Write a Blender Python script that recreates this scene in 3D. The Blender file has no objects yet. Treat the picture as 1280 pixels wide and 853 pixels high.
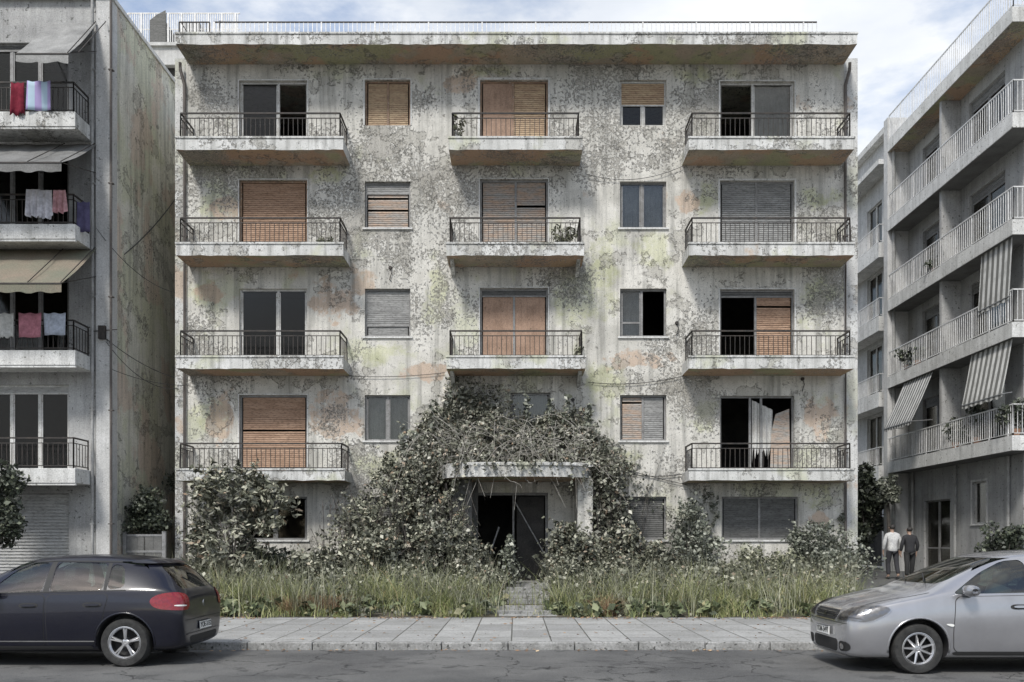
import bpy, bmesh, math, random
import numpy as np
from mathutils import Vector, Matrix
from mathutils.bvhtree import BVHTree
R = math.radians
random.seed(7); rng = np.random.default_rng(7)
sc = bpy.context.scene
COL = sc.collection

# ---------------------------------------------------------------- camera
F = 1125.0; VX, VY = 645.0, 678.0; CH = 1.53
cam = bpy.data.cameras.new('camera'); camo = bpy.data.objects.new('camera', cam); COL.objects.link(camo)
camo.location = (0, 0, CH); camo.rotation_euler = (R(90), 0, 0)
cam.sensor_width = 36; cam.lens = F / 1280 * 36
cam.shift_x = -(VX - 640) / 1280; cam.shift_y = (VY - 426.5) / 1280
cam.clip_end = 3000; cam.clip_start = 0.1
sc.camera = camo

# ---------------------------------------------------------------- light
SUN_EL, SUN_AZ = 50, 205     # azimuth measured clockwise from +Y (205 = behind the camera, a little to its left)
w = bpy.data.worlds.new('World'); sc.world = w; w.use_nodes = True
nt = w.node_tree; nt.nodes.clear()
def wn(t, **k):
    n = nt.nodes.new(t)
    for a, b in k.items(): setattr(n, a, b)
    return n
out = wn('ShaderNodeOutputWorld'); bg = wn('ShaderNodeBackground'); bg.inputs[1].default_value = 0.085
sky = wn('ShaderNodeTexSky', sky_type='NISHITA', sun_disc=False)
sky.sun_elevation = R(SUN_EL); sky.sun_rotation = R(SUN_AZ); sky.altitude = 50; sky.air_density = 1.0; sky.dust_density = 1.5
tc = wn('ShaderNodeTexCoord'); mp = wn('ShaderNodeMapping'); mp.inputs['Scale'].default_value = (1.0, 1.0, 2.6); mp.inputs['Location'].default_value = (3.1, .2, .3)
nz = wn('ShaderNodeTexNoise'); nz.inputs['Scale'].default_value = 2.6; nz.inputs['Detail'].default_value = 8; nz.inputs['Roughness'].default_value = .58
rp = wn('ShaderNodeValToRGB'); rp.color_ramp.elements[0].position = .40; rp.color_ramp.elements[1].position = .54
nz2 = wn('ShaderNodeTexNoise'); nz2.inputs['Scale'].default_value = 4.5; nz2.inputs['Detail'].default_value = 7
cr = wn('ShaderNodeValToRGB'); cr.color_ramp.elements[0].position = .3; cr.color_ramp.elements[1].position = .7
cr.color_ramp.elements[0].color = (3.3, 3.6, 4.1, 1); cr.color_ramp.elements[1].color = (5.2, 5.3, 5.45, 1)
mx = wn('ShaderNodeMix', data_type='RGBA')
nt.links.new(tc.outputs['Generated'], mp.inputs[0]); nt.links.new(mp.outputs[0], nz.inputs['Vector']); nt.links.new(mp.outputs[0], nz2.inputs['Vector'])
nt.links.new(nz.outputs[0], rp.inputs[0]); nt.links.new(nz2.outputs[0], cr.inputs[0])
nt.links.new(rp.outputs[0], mx.inputs[0]); nt.links.new(sky.outputs[0], mx.inputs[6]); nt.links.new(cr.outputs[0], mx.inputs[7])
nt.links.new(mx.outputs[2], bg.inputs[0]); nt.links.new(bg.outputs[0], out.inputs[0])
sl = bpy.data.lights.new('sun', 'SUN'); sl.energy = 1.5; sl.angle = R(12); sl.color = (1, .97, .92)
so = bpy.data.objects.new('sun', sl); COL.objects.link(so)
az = R(SUN_AZ); el = R(SUN_EL)
sdir = Vector((math.sin(az) * math.cos(el), math.cos(az) * math.cos(el), math.sin(el)))
so.rotation_euler = sdir.to_track_quat('Z', 'Y').to_euler(); so.location = (0, -5, 30)
sc.view_settings.view_transform = 'Standard'; sc.view_settings.look = 'None'; sc.view_settings.gamma = 1
sc.view_settings.exposure = 1.3; sc.view_settings.use_curve_mapping = False

# ---------------------------------------------------------------- helpers
def s_(D): return F / D
def PX(px, D): return (px - VX) / F * D
def PZ(py, D): return CH - (py - VY) / F * D

def thing(name, label, cat, loc=(0, 0, 0), group=None, kind=None):
    o = bpy.data.objects.new(name, None); COL.objects.link(o); o.location = loc
    o.empty_display_size = .2
    o['label'] = label; o['category'] = cat
    if group: o['group'] = group
    if kind: o['kind'] = kind
    return o
def tag(o, label, cat, group=None, kind=None):
    o['label'] = label; o['category'] = cat
    if group: o['group'] = group
    if kind: o['kind'] = kind
    return o
def link_mesh(name, me, parent=None):
    o = bpy.data.objects.new(name, me); COL.objects.link(o)
    if parent is not None:
        o.parent = parent
        if parent.type == 'EMPTY': o.matrix_parent_inverse = Matrix.Translation(parent.location).inverted()
    return o

class MB:
    """collects faces in world coordinates; build() links them as one mesh object"""
    def __init__(s): s.v = []; s.f = []; s.m = []
    def face(s, pts, mi=0):
        n = len(s.v); s.v.extend([tuple(p) for p in pts]); s.f.append(tuple(range(n, n + len(pts)))); s.m.append(mi)
    def mesh(s, vs, fs, mi=0):
        n = len(s.v); s.v.extend([tuple(p) for p in vs])
        for f in fs: s.f.append(tuple(i + n for i in f)); s.m.append(mi)
    def box(s, x0, x1, y0, y1, z0, z1, mi=0):
        if x0 > x1: x0, x1 = x1, x0
        if y0 > y1: y0, y1 = y1, y0
        if z0 > z1: z0, z1 = z1, z0
        vs = [(x0,y0,z0),(x1,y0,z0),(x1,y1,z0),(x0,y1,z0),(x0,y0,z1),(x1,y0,z1),(x1,y1,z1),(x0,y1,z1)]
        s.mesh(vs, [(0,3,2,1),(4,5,6,7),(0,1,5,4),(1,2,6,5),(2,3,7,6),(3,0,4,7)], mi)
    def bar(s, a, b, r=.01, mi=0, n=4, r2=None):
        a = Vector(a); b = Vector(b); d = b - a
        if d.length < 1e-6: return
        q = d.to_track_quat('Z', 'Y'); r2 = r if r2 is None else r2
        vs = []
        for c, rr in ((a, r), (b, r2)):
            for k in range(n):
                t = 2 * math.pi * (k + .5) / n
                vs.append(c + q @ Vector((math.cos(t) * rr, math.sin(t) * rr, 0)))
        fs = [(k, (k + 1) % n, n + (k + 1) % n, n + k) for k in range(n)] + [tuple(range(n))[::-1], tuple(range(n, 2 * n))]
        s.mesh(vs, fs, mi)
    def tube(s, pts, r=.01, mi=0, n=6, taper=None):
        pts = [Vector(p) for p in pts]; vs = []; N = len(pts)
        for i, p in enumerate(pts):
            d = (pts[min(i + 1, N - 1)] - pts[max(i - 1, 0)])
            q = d.to_track_quat('Z', 'Y'); rr = r if taper is None else r + (taper - r) * i / max(1, N - 1)
            for k in range(n):
                t = 2 * math.pi * k / n; vs.append(p + q @ Vector((math.cos(t) * rr, math.sin(t) * rr, 0)))
        fs = []
        for i in range(N - 1):
            for k in range(n):
                fs.append((i*n+k, i*n+(k+1)%n, (i+1)*n+(k+1)%n, (i+1)*n+k))
        fs.append(tuple(range(n))[::-1]); fs.append(tuple(range((N-1)*n, N*n)))
        s.mesh(vs, fs, mi)
    def lathe(s, prof, c, axis='Y', n=32, mi=0):
        """prof: (offset along axis, radius)"""
        vs = []; c = Vector(c)
        for (h, r) in prof:
            for k in range(n):
                t = 2 * math.pi * k / n; u, v = math.cos(t) * r, math.sin(t) * r
                vs.append(c + (Vector((u, h, v)) if axis == 'Y' else Vector((u, v, h))))
        fs = []
        for i in range(len(prof) - 1):
            for k in range(n): fs.append((i*n+k, i*n+(k+1)%n, (i+1)*n+(k+1)%n, (i+1)*n+k))
        s.mesh(vs, fs, mi)
    def build(s, name, mats, parent=None, smooth=False, bevel=0, sharp=None, label=None, weld=False):
        if weld:
            key = {}; idx = []; nv = []
            for p in s.v:
                k_ = (round(p[0], 5), round(p[1], 5), round(p[2], 5))
                if k_ not in key: key[k_] = len(nv); nv.append(p)
                idx.append(key[k_])
            s.v = nv; s.f = [tuple(idx[i] for i in f) for f in s.f]
        me = bpy.data.meshes.new(name); me.from_pydata(s.v, [], s.f)
        if not isinstance(mats, (list, tuple)): mats = [mats]
        for m in mats: me.materials.append(m)
        me.polygons.foreach_set('material_index', s.m)
        if smooth: me.polygons.foreach_set('use_smooth', [True] * len(s.f))
        me.update()
        if sharp is not None: me.set_sharp_from_angle(angle=R(sharp))
        o = link_mesh(name, me, parent)
        if bevel:
            b = o.modifiers.new('bevel', 'BEVEL'); b.width = bevel; b.segments = 2; b.limit_method = 'ANGLE'
        if label: o['label'] = label
        return o

class Frame:
    """a vertical plane: a = distance along u, z up, n = distance outwards"""
    def __init__(s, O, u, n): s.O = Vector(O); s.u = Vector(u); s.n = Vector(n); s.flip = s.u.cross(Vector((0,0,1))).dot(s.n) < 0
    def p(s, a, z, n=0): return s.O + s.u * a + s.n * n + Vector((0, 0, z))
    def quad(s, mb, a0, a1, z0, z1, n=0, mi=0):
        q = [s.p(a0, z0, n), s.p(a1, z0, n), s.p(a1, z1, n), s.p(a0, z1, n)]
        mb.face(q[::-1] if s.flip else q, mi)
    def box(s, mb, a0, a1, z0, z1, n0, n1, mi=0):
        P = [s.p(a, z, n) for n in (n1, n0) for (a, z) in ((a0,z0),(a1,z0),(a1,z1),(a0,z1))]
        fs = [(0,1,2,3),(7,6,5,4),(0,4,5,1),(1,5,6,2),(2,6,7,3),(3,7,4,0)]
        if s.flip: fs = [f[::-1] for f in fs]
        mb.mesh(P, fs, mi)
    def wall(s, mb, a0, a1, z0, z1, holes, depth=.25, mi=0, rmi=None):
        rmi = mi if rmi is None else rmi
        A = sorted(set([a0, a1] + [h[0] for h in holes] + [h[1] for h in holes]))
        Z = sorted(set([z0, z1] + [h[2] for h in holes] + [h[3] for h in holes]))
        A = [a for a in A if a0 - 1e-6 <= a <= a1 + 1e-6]; Z = [z for z in Z if z0 - 1e-6 <= z <= z1 + 1e-6]
        for i in range(len(A) - 1):
            for j in range(len(Z) - 1):
                ca, cz = (A[i] + A[i+1]) / 2, (Z[j] + Z[j+1]) / 2
                if any(h[0] < ca < h[1] and h[2] < cz < h[3] for h in holes): continue
                s.quad(mb, A[i], A[i+1], Z[j], Z[j+1], 0, mi)
        for h in holes:
            b0, b1, c0, c1 = h[:4]
            fs = [[s.p(b0,c0,0), s.p(b0,c1,0), s.p(b0,c1,-depth), s.p(b0,c0,-depth)],
                  [s.p(b1,c0,-depth), s.p(b1,c1,-depth), s.p(b1,c1,0), s.p(b1,c0,0)],
                  [s.p(b0,c0,-depth), s.p(b1,c0,-depth), s.p(b1,c0,0), s.p(b0,c0,0)],
                  [s.p(b0,c1,0), s.p(b1,c1,0), s.p(b1,c1,-depth), s.p(b0,c1,-depth)]]
            for f in fs: mb.face(f, rmi)
FR = lambda D: Frame((0, D, 0), (1, 0, 0), (0, -1, 0))

# ---------------------------------------------------------------- materials
class NB:
    def __init__(s, name):
        s.m = bpy.data.materials.new(name); s.m.use_nodes = True; s.t = s.m.node_tree; s.t.nodes.clear()
        s.out = s.t.nodes.new('ShaderNodeOutputMaterial'); s.b = s.t.nodes.new('ShaderNodeBsdfPrincipled')
        s.t.links.new(s.b.outputs[0], s.out.inputs[0]); s.geo = None
    def n(s, t, **k):
        x = s.t.nodes.new(t)
        for a, b in k.items(): setattr(x, a, b)
        return x
    def set(s, inp, v):
        if isinstance(v, bpy.types.NodeSocket): s.t.links.new(v, inp)
        else: inp.default_value = (v[0], v[1], v[2], 1) if isinstance(v, tuple) and inp.type == 'RGBA' else v
    def pos(s, scale=(1, 1, 1), loc=(0, 0, 0), obj=False):
        if s.geo is None: s.geo = s.n('ShaderNodeNewGeometry')
        src = s.n('ShaderNodeTexCoord').outputs['Object'] if obj else s.geo.outputs['Position']
        m = s.n('ShaderNodeMapping'); s.t.links.new(src, m.inputs[0]); m.inputs['Scale'].default_value = scale; m.inputs['Location'].default_value = loc
        return m.outputs[0]
    def noise(s, sc_, det=4, rough=.55, scale=(1, 1, 1), loc=(0, 0, 0), dist=0, obj=False):
        x = s.n('ShaderNodeTexNoise'); x.inputs['Scale'].default_value = sc_; x.inputs['Detail'].default_value = det
        x.inputs['Roughness'].default_value = rough; x.inputs['Distortion'].default_value = dist
        s.t.links.new(s.pos(scale, loc, obj), x.inputs['Vector']); return x.outputs[0]
    def ramp(s, f, a, b, ca=(0, 0, 0), cb=(1, 1, 1)):
        x = s.n('ShaderNodeValToRGB'); e = x.color_ramp.elements
        e[0].position = a; e[1].position = b; e[0].color = (*ca, 1); e[1].color = (*cb, 1); s.set(x.inputs[0], f); return x.outputs[0]
    def mix(s, f, a, b, mode='MIX'):
        x = s.n('ShaderNodeMix', data_type='RGBA', blend_type=mode); s.set(x.inputs[0], f); s.set(x.inputs[6], a); s.set(x.inputs[7], b); return x.outputs[2]
    def math(s, op, a, b=0.0):
        x = s.n('ShaderNodeMath', operation=op); s.set(x.inputs[0], a); s.set(x.inputs[1], b); return x.outputs[0]
    def patches(s, lst, n, amp=1.6, soft=.12):
        if s.geo is None: s.geo = s.n('ShaderNodeNewGeometry')
        sx = s.n('ShaderNodeSeparateXYZ'); s.t.links.new(s.geo.outputs['Position'], sx.inputs[0]); acc = None
        for (px0, px1, py0, py1) in lst:
            D = 25.0; cx = (PX(px0, D) + PX(px1, D)) / 2; rx = (PX(px1, D) - PX(px0, D)) / 2; cz = (PZ(py0, D) + PZ(py1, D)) / 2; rz = (PZ(py0, D) - PZ(py1, D)) / 2
            a = s.math('DIVIDE', s.math('SUBTRACT', sx.outputs[0], cx), rx); c = s.math('DIVIDE', s.math('SUBTRACT', sx.outputs[2], cz), rz)
            d = s.math('SQRT', s.math('ADD', s.math('MULTIPLY', a, a), s.math('MULTIPLY', c, c))); m = s.math('SUBTRACT', 1.0, d)
            acc = m if acc is None else s.math('MAXIMUM', acc, m)
        acc = s.math('ADD', s.math('MAXIMUM', acc, -1.0), s.math('MULTIPLY', s.math('SUBTRACT', n, .5), amp))
        return s.ramp(acc, 0, soft)
    def bump(s, h, strength=.5, dist=.01):
        x = s.n('ShaderNodeBump'); x.inputs['Strength'].default_value = strength; x.inputs['Distance'].default_value = dist
        s.set(x.inputs['Height'], h); s.t.links.new(x.outputs[0], s.b.inputs['Normal'])
    def fin(s, col, rough=.8, metal=0, spec=None):
        s.set(s.b.inputs['Base Color'], col); s.set(s.b.inputs['Roughness'], rough); s.b.inputs['Metallic'].default_value = metal
        if spec is not None: s.b.inputs['Specular IOR Level'].default_value = spec
        return s.m

def dirty(name, c1, c2, sc_=3, rough=.75, metal=0, bump=.3, obj=False, specks=None, spec=None, fine=30, streak=0):
    b = NB(name); n = b.noise(sc_, 6, .6, obj=obj)
    col = b.mix(b.ramp(n, .35, .65), c1, c2)
    n2 = b.noise(fine, 4, .6, obj=obj)
    col = b.mix(b.ramp(n2, .3, .7), col, b.mix(.35, col, (0, 0, 0)))
    if streak:
        st = b.noise(2.2, 6, .65, scale=(3, 3, .14), loc=(2, 4, 6)); col = b.mix(b.math('MULTIPLY', b.ramp(st, .47, .66), streak), col, (.10, .10, .095)); bl_ = b.noise(.8, 7, .7, loc=(5, 1, 2)); col = b.mix(b.math('MULTIPLY', b.ramp(bl_, .54, .57), streak * .45), col, (.26, .25, .23))
    if specks:
        n3 = b.noise(specks[0], 5, .65, loc=(5, 3, 1), obj=obj)
        col = b.mix(b.ramp(n3, specks[1], specks[1] + .02), col, specks[2])
    if bump: b.bump(n2, bump, .01)
    return b.fin(col, rough, metal, spec)

def facade_mat(name, base=(.75, .73, .675), base2=(.53, .515, .47), green=(.52, .53, .37), brown=(.53, .41, .31), peel_bias=0.0, gthr=.53, bthr=.60, seed=0, streak=.45, gp=None, bp=None, dp=None):
    b = NB(name)
    big = b.noise(.42, 3, .5, loc=(seed, 0, 1)); med = b.noise(1.7, 5, .6, loc=(2 + seed, 0, 0)); fine = b.noise(12.5, 7, .68, loc=(seed, 1, 0)); vf = b.noise(45, 4, .7)
    col = b.mix(b.ramp(med, .36, .66), base2, base)
    # stained paint, greenish, and bare render, brownish
    g = b.noise(.62, 4, .62, loc=(7 + seed, 2, 3), scale=(1, 1, .9))
    col = b.mix(b.math('MULTIPLY', b.ramp(g, gthr, gthr + .07), .6), col, green)
    br = b.noise(.6, 5, .62, loc=(13.3 + seed, 5, 8.4))
    col = b.mix(b.math('MULTIPLY', b.ramp(br, bthr, bthr + .04), .75), col, brown)
    pn = b.noise(1.3, 7, .66, loc=(1, 2, seed + 4))
    if gp: col = b.mix(b.math('MULTIPLY', b.math('MULTIPLY', b.patches(gp, pn, 4.6, .5), b.ramp(b.noise(2.6, 8, .75, loc=(6, 6, 6)), .36, .50)), .85), col, b.mix(b.ramp(med, .4, .6), (.46, .47, .30), (.62, .62, .44)))
    if bp: col = b.mix(b.math('MULTIPLY', b.math('MULTIPLY', b.patches(bp, pn, 4.2, .2), b.ramp(b.noise(3.1, 8, .75, loc=(8, 2, 6)), .36, .46)), .85), col, b.mix(b.ramp(med, .4, .6), (.58, .45, .35), (.48, .37, .28)))
    # streaks of soot running down
    st = b.noise(2.4, 5, .6, scale=(2.6, 2.6, .16), loc=(4, 1, seed))
    col = b.mix(b.math('MULTIPLY', b.ramp(st, .48, .66), streak), col, (.13, .13, .12))
    # peeled flakes: fine noise whose threshold follows the large one
    k = b.math('ADD', fine, b.math('MULTIPLY', b.math('SUBTRACT', big, .5), 1.0))
    k = b.math('ADD', k, b.math('MULTIPLY', b.math('SUBTRACT', med, .5), .35))
    if dp: k = b.math('ADD', k, b.math('MULTIPLY', b.math('MULTIPLY', b.patches(dp, pn, 2.6, .8), b.ramp(b.noise(4.2, 5, .6, loc=(3, 8, 1)), .35, .62)), .125))
    lo = .628 - peel_bias
    peel = b.ramp(k, lo, lo + .018)
    edge = b.math('SUBTRACT', b.ramp(k, lo - .03, lo - .008), peel)
    col = b.mix(b.math('MULTIPLY', edge, .6), col, (.80, .80, .77))
    rim = b.math('SUBTRACT', peel, b.ramp(k, lo + .03, lo + .05))
    col = b.mix(b.math('MULTIPLY', peel, .62), col, b.mix(b.ramp(vf, .35, .65), (.16, .15, .13), (.42, .40, .36)))
    col = b.mix(b.math('MULTIPLY', rim, .8), col, (.05, .047, .042))
    # larger sheets of lost render showing the grey coat
    sh = b.noise(1.15, 8, .7, loc=(21 + seed, 3, 5)); shm = b.ramp(sh, .572, .58)
    col = b.mix(b.math('MULTIPLY', shm, .5), col, b.mix(b.ramp(vf, .3, .7), (.28, .27, .24), (.46, .44, .39)))
    she = b.math('SUBTRACT', b.ramp(sh, .558, .57), shm)
    col = b.mix(b.math('MULTIPLY', she, .8), col, (.07, .068, .06))
    # cracks
    v = b.n('ShaderNodeTexVoronoi', feature='DISTANCE_TO_EDGE'); v.inputs['Scale'].default_value = 1.1
    pj = b.n('ShaderNodeVectorMath', operation='ADD'); b.t.links.new(b.pos((1, 1, 1)), pj.inputs[0])
    nn = b.n('ShaderNodeTexNoise'); nn.inputs['Scale'].default_value = 3; nn.inputs['Detail'].default_value = 6; b.t.links.new(b.pos(), nn.inputs['Vector'])
    b.t.links.new(nn.outputs[1], pj.inputs[1]); b.t.links.new(pj.outputs[0], v.inputs['Vector'])
    ck = b.math('MULTIPLY', b.ramp(v.outputs[0], .0, .008, (1, 1, 1), (0, 0, 0)), b.ramp(med, .45, .55))
    col = b.mix(b.math('MULTIPLY', ck, .75), col, (.07, .07, .065))
    # grain and dark spots
    col = b.mix(b.ramp(vf, .35, .62), b.mix(.28, col, (.05, .05, .045)), col)
    sp = b.noise(23, 3, .6, loc=(9, 9, seed)); col = b.mix(b.math('MULTIPLY', b.ramp(sp, .625, .645), .7), col, (.1, .1, .09))
    h = b.math('ADD', b.math('MULTIPLY', k, -.0), b.math('MULTIPLY', peel, -1.0)); h = b.math('ADD', h, b.math('MULTIPLY', shm, -.8)); h = b.math('ADD', h, b.math('MULTIPLY', vf, .35))
    b.bump(h, .8, .02)
    return b.fin(col, .9, 0, .2)

def leafmat(name, stops, rough=.55, trans=.2):
    b = NB(name); g = b.n('ShaderNodeNewGeometry')
    x = b.n('ShaderNodeValToRGB'); e = x.color_ramp.elements
    while len(e) < len(stops): e.new(.5)
    for i, (p, c) in enumerate(stops): e[i].position = p; e[i].color = (*c, 1)
    b.t.links.new(g.outputs['Random Per Island'], x.inputs[0])
    n = b.noise(1.6, 3, .6)
    col = b.mix(b.ramp(n, .35, .65), b.mix(.5, x.outputs[0], (.012, .014, .012)), x.outputs[0])
    b.b.inputs['Specular IOR Level'].default_value = .5
    m = b.fin(col, rough)
    return m

def glass(name, tint=(.55, .6, .6), refl=.16, rough=.03):
    b = NB(name); b.t.nodes.remove(b.b)
    tr = b.n('ShaderNodeBsdfTransparent'); tr.inputs[0].default_value = (*tint, 1)
    gl = b.n('ShaderNodeBsdfGlossy'); gl.inputs['Roughness'].default_value = rough; gl.inputs['Color'].default_value = (.82, .78, .72, 1)
    lw = b.n('ShaderNodeFresnel'); lw.inputs[0].default_value = 1.5
    ad = b.math('ADD', b.math('MULTIPLY', lw.outputs[0], .75), refl); ms = b.n('ShaderNodeMixShader'); b.t.links.new(ad, ms.inputs[0])
    b.t.links.new(tr.outputs[0], ms.inputs[1]); b.t.links.new(gl.outputs[0], ms.inputs[2]); b.t.links.new(ms.outputs[0], b.out.inputs[0])
    return b.m

def slatmat(name, c1, c2, c3):
    b = NB(name); n = b.noise(3.5, 5, .65, scale=(.6, .6, 3)); f = b.noise(40, 4, .6, scale=(.25, .25, 1))
    col = b.mix(b.ramp(n, .35, .62), c1, c2); col = b.mix(b.math('MULTIPLY', b.ramp(f, .5, .62), .6), col, c3)
    b.bump(f, .4, .008); return b.fin(col, .7, 0, .25)

def paint(name, col, metal=.0, rough=.32):
    b = NB(name); n = b.noise(2.5, 4, .6, obj=True); f = b.noise(140, 3, .6, obj=True)
    c = b.mix(b.ramp(n, .4, .7), col, tuple(x * .86 + .003 for x in col)); c = b.mix(b.math('MULTIPLY', b.ramp(f, .5, .8), .05), c, (.3, .29, .27))
    b.b.inputs['Coat Weight'].default_value = 1.0 if metal else .5; b.b.inputs['Specular IOR Level'].default_value = .3; b.b.inputs['Coat Roughness'].default_value = .06
    return b.fin(c, rough, metal)

def simple(name, col, rough=.5, metal=0, spec=None, var=.25, sc_=12):
    b = NB(name); n = b.noise(sc_, 4, .6, obj=True); c = b.mix(b.ramp(n, .3, .7), col, tuple(x * (1 - var) for x in col)); return b.fin(c, rough, metal, spec)

def stripemat(name, ca, cb, freq, axis=0, dirt=.4):
    b = NB(name); sx = b.n('ShaderNodeSeparateXYZ'); b.t.links.new(b.pos(), sx.inputs[0])
    fr = b.math('FRACT', b.math('MULTIPLY', sx.outputs[axis], freq))
    col = b.mix(b.ramp(fr, .48, .52), ca, cb); n = b.noise(3, 5, .6)
    col = b.mix(b.math('MULTIPLY', b.ramp(n, .45, .7), dirt), col, (.12, .12, .11)); return b.fin(col, .85, 0, .1)

M = {}
M['facade'] = facade_mat('weathered_plaster', gthr=.57, bthr=.64,
    gp=[(236, 300, 225, 285), (238, 285, 345, 410), (430, 520, 425, 462), (385, 430, 205, 235), (236, 290, 495, 540), (575, 640, 80, 98), (720, 775, 300, 400), (775, 845, 285, 335), (868, 900, 225, 270), (1000, 1048, 230, 262), (1000, 1050, 340, 412), (720, 800, 450, 500), (730, 800, 560, 600), (865, 900, 490, 545), (860, 905, 85, 110), (1005, 1045, 595, 640), (450, 500, 560, 595), (530, 560, 330, 420), (690, 725, 340, 400)],
    bp=[(386, 436, 350, 402), (388, 452, 493, 550), (262, 296, 492, 548), (248, 290, 355, 380), (1000, 1046, 500, 545), (750, 850, 440, 462), (845, 872, 235, 262), (262, 300, 250, 280), (500, 560, 455, 475), (560, 600, 90, 120), (1010, 1040, 640, 660)],
    dp=[(640, 740, 90, 260), (720, 860, 160, 240), (735, 860, 330, 480), (420, 600, 78, 100), (440, 560, 160, 215), (400, 470, 290, 340), (780, 900, 560, 620), (860, 900, 400, 500), (540, 600, 240, 420), (235, 300, 95, 130)])
M['pilaster'] = facade_mat('pilaster_plaster', base=(.70, .70, .68), base2=(.54, .54, .53), green=(.56, .56, .44), peel_bias=-.06, seed=5, streak=.3)
M['slab'] = facade_mat('slab_edge_concrete', base=(.74, .74, .72), base2=(.54, .54, .52), peel_bias=-.01, gthr=.56, bthr=.68, seed=9, streak=.5)
M['soffit'] = facade_mat('peeling_soffit', base=(.48, .38, .29), base2=(.34, .30, .23), green=(.36, .38, .20), brown=(.48, .31, .21), peel_bias=.03, gthr=.48, bthr=.50, seed=14, streak=0)
M['side'] = facade_mat('blind_side_wall', base=(.78, .76, .68), base2=(.66, .65, .56), green=(.60, .61, .44), brown=(.66, .54, .45), peel_bias=-.1, gthr=.48, bthr=.52, seed=31, streak=.4)
M['grey_wall'] = dirty('grey_render', (.50, .50, .49), (.36, .36, .355), 1.2, .9, specks=(9, .62, (.12, .12, .115)), spec=.2, streak=.28)
M['light_wall'] = dirty('pale_render', (.66, .66, .65), (.50, .50, .49), 1.3, .9, specks=(8, .64, (.2, .2, .19)), spec=.2, streak=.2)
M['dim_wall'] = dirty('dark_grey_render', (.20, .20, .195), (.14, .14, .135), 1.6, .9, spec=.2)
M['concrete'] = dirty('pale_concrete', (.78, .78, .76), (.62, .62, .60), 2.2, .88, specks=(11, .62, (.2, .2, .18)), spec=.2, streak=.3)
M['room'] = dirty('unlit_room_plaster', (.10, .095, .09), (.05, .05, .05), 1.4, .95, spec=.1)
M['iron'] = dirty('painted_iron', (.018, .018, .018), (.06, .048, .04), 8, .7, .0, bump=.2)
M['iron_grey'] = dirty('grey_painted_iron', (.33, .33, .33), (.22, .22, .22), 8, .5, .3, bump=.2)
M['iron_white'] = dirty('white_painted_iron', (.80, .80, .79), (.62, .61, .59), 6, .5, .1, bump=.1)
M['pipe'] = dirty('drainpipe_paint', (.42, .42, .41), (.26, .26, .25), 3, .6)
M['pipe_dark'] = dirty('rusty_drainpipe', (.09, .08, .075), (.15, .13, .115), 3, .7)
M['frame_white'] = dirty('old_white_frame', (.66, .66, .64), (.46, .45, .42), 5, .55, specks=(18, .62, (.22, .2, .17)))
M['frame_grey'] = dirty('old_grey_frame', (.30, .30, .295), (.19, .185, .18), 5, .6, specks=(18, .64, (.1, .09, .08)))
M['frame_brown'] = dirty('old_brown_frame', (.34, .22, .14), (.20, .13, .085), 5, .6, specks=(18, .62, (.4, .38, .34)))
M['sh_brown'] = slatmat('brown_shutter', (.42, .285, .20), (.31, .20, .135), (.13, .085, .06))
M['sh_tan'] = slatmat('tan_shutter', (.50, .38, .25), (.38, .27, .18), (.16, .115, .08))
M['sh_grey'] = slatmat('grey_shutter', (.33, .33, .32), (.22, .22, .215), (.10, .10, .095))
M['sh_pale'] = slatmat('pale_grey_shutter', (.50, .50, .49), (.38, .38, .37), (.2, .2, .19))
M['sh_dark'] = slatmat('dark_shutter', (.16, .16, .155), (.11, .11, .105), (.05, .05, .05))
M['sh_mixed'] = slatmat('faded_brown_grey_shutter', (.42, .30, .22), (.32, .31, .29), (.12, .105, .09))
M['plywood'] = dirty('weathered_plywood', (.42, .28, .20), (.30, .195, .135), 2.5, .75, specks=(9, .64, (.12, .08, .05)))
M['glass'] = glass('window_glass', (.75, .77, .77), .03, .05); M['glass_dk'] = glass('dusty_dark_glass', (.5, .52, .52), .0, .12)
M['curtain'] = dirty('grey_net_curtain', (.36, .36, .355), (.2, .2, .195), 2, .95, spec=.05)
M['curtain_w'] = dirty('white_torn_curtain', (.66, .66, .64), (.5, .49, .46), 2, .95, spec=.05)
M['black'] = simple('black_rubber', (.02, .02, .02), .7)
M['bark'] = dirty('bark', (.13, .115, .10), (.06, .055, .05), 9, .9)
M['soil'] = dirty('dry_soil', (.15, .135, .105), (.085, .08, .06), 2.5, .95, fine=18, spec=.1)
M['wire'] = simple('black_cable', (.03, .03, .03), .6)
M['ivy'] = leafmat('ivy_leaves', [(0, (.05, .05, .038)), (.35, (.14, .145, .105)), (.7, (.30, .305, .235)), (.93, (.62, .60, .51)), (1, (.36, .26, .18))])
M['bramble'] = leafmat('bramble_leaves', [(0, (.042, .044, .034)), (.35, (.12, .125, .088)), (.7, (.27, .275, .20)), (.93, (.56, .55, .44)), (1, (.34, .23, .15))])
M['dark_leaf'] = leafmat('dark_leaves', [(0, (.022, .028, .020)), (.6, (.055, .068, .045)), (1, (.16, .18, .12))])
M['bright_leaf'] = leafmat('dusty_pale_leaves', [(0, (.06, .07, .05)), (.5, (.17, .185, .14)), (1, (.42, .43, .36))])
M['grassm'] = leafmat('dry_grass', [(0, (.07, .09, .028)), (.4, (.20, .235, .08)), (.75, (.38, .40, .16)), (.95, (.60, .57, .33)), (1, (.42, .28, .15))], .75)
M['weed'] = leafmat('grey_green_weeds', [(0, (.06, .065, .04)), (.5, (.19, .20, .12)), (1, (.52, .51, .38))], .7)
M['weedleaf'] = leafmat('broad_weed_leaves', [(0, (.05, .065, .035)), (.5, (.13, .16, .075)), (.9, (.28, .30, .17)), (1, (.42, .36, .2))])
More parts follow.
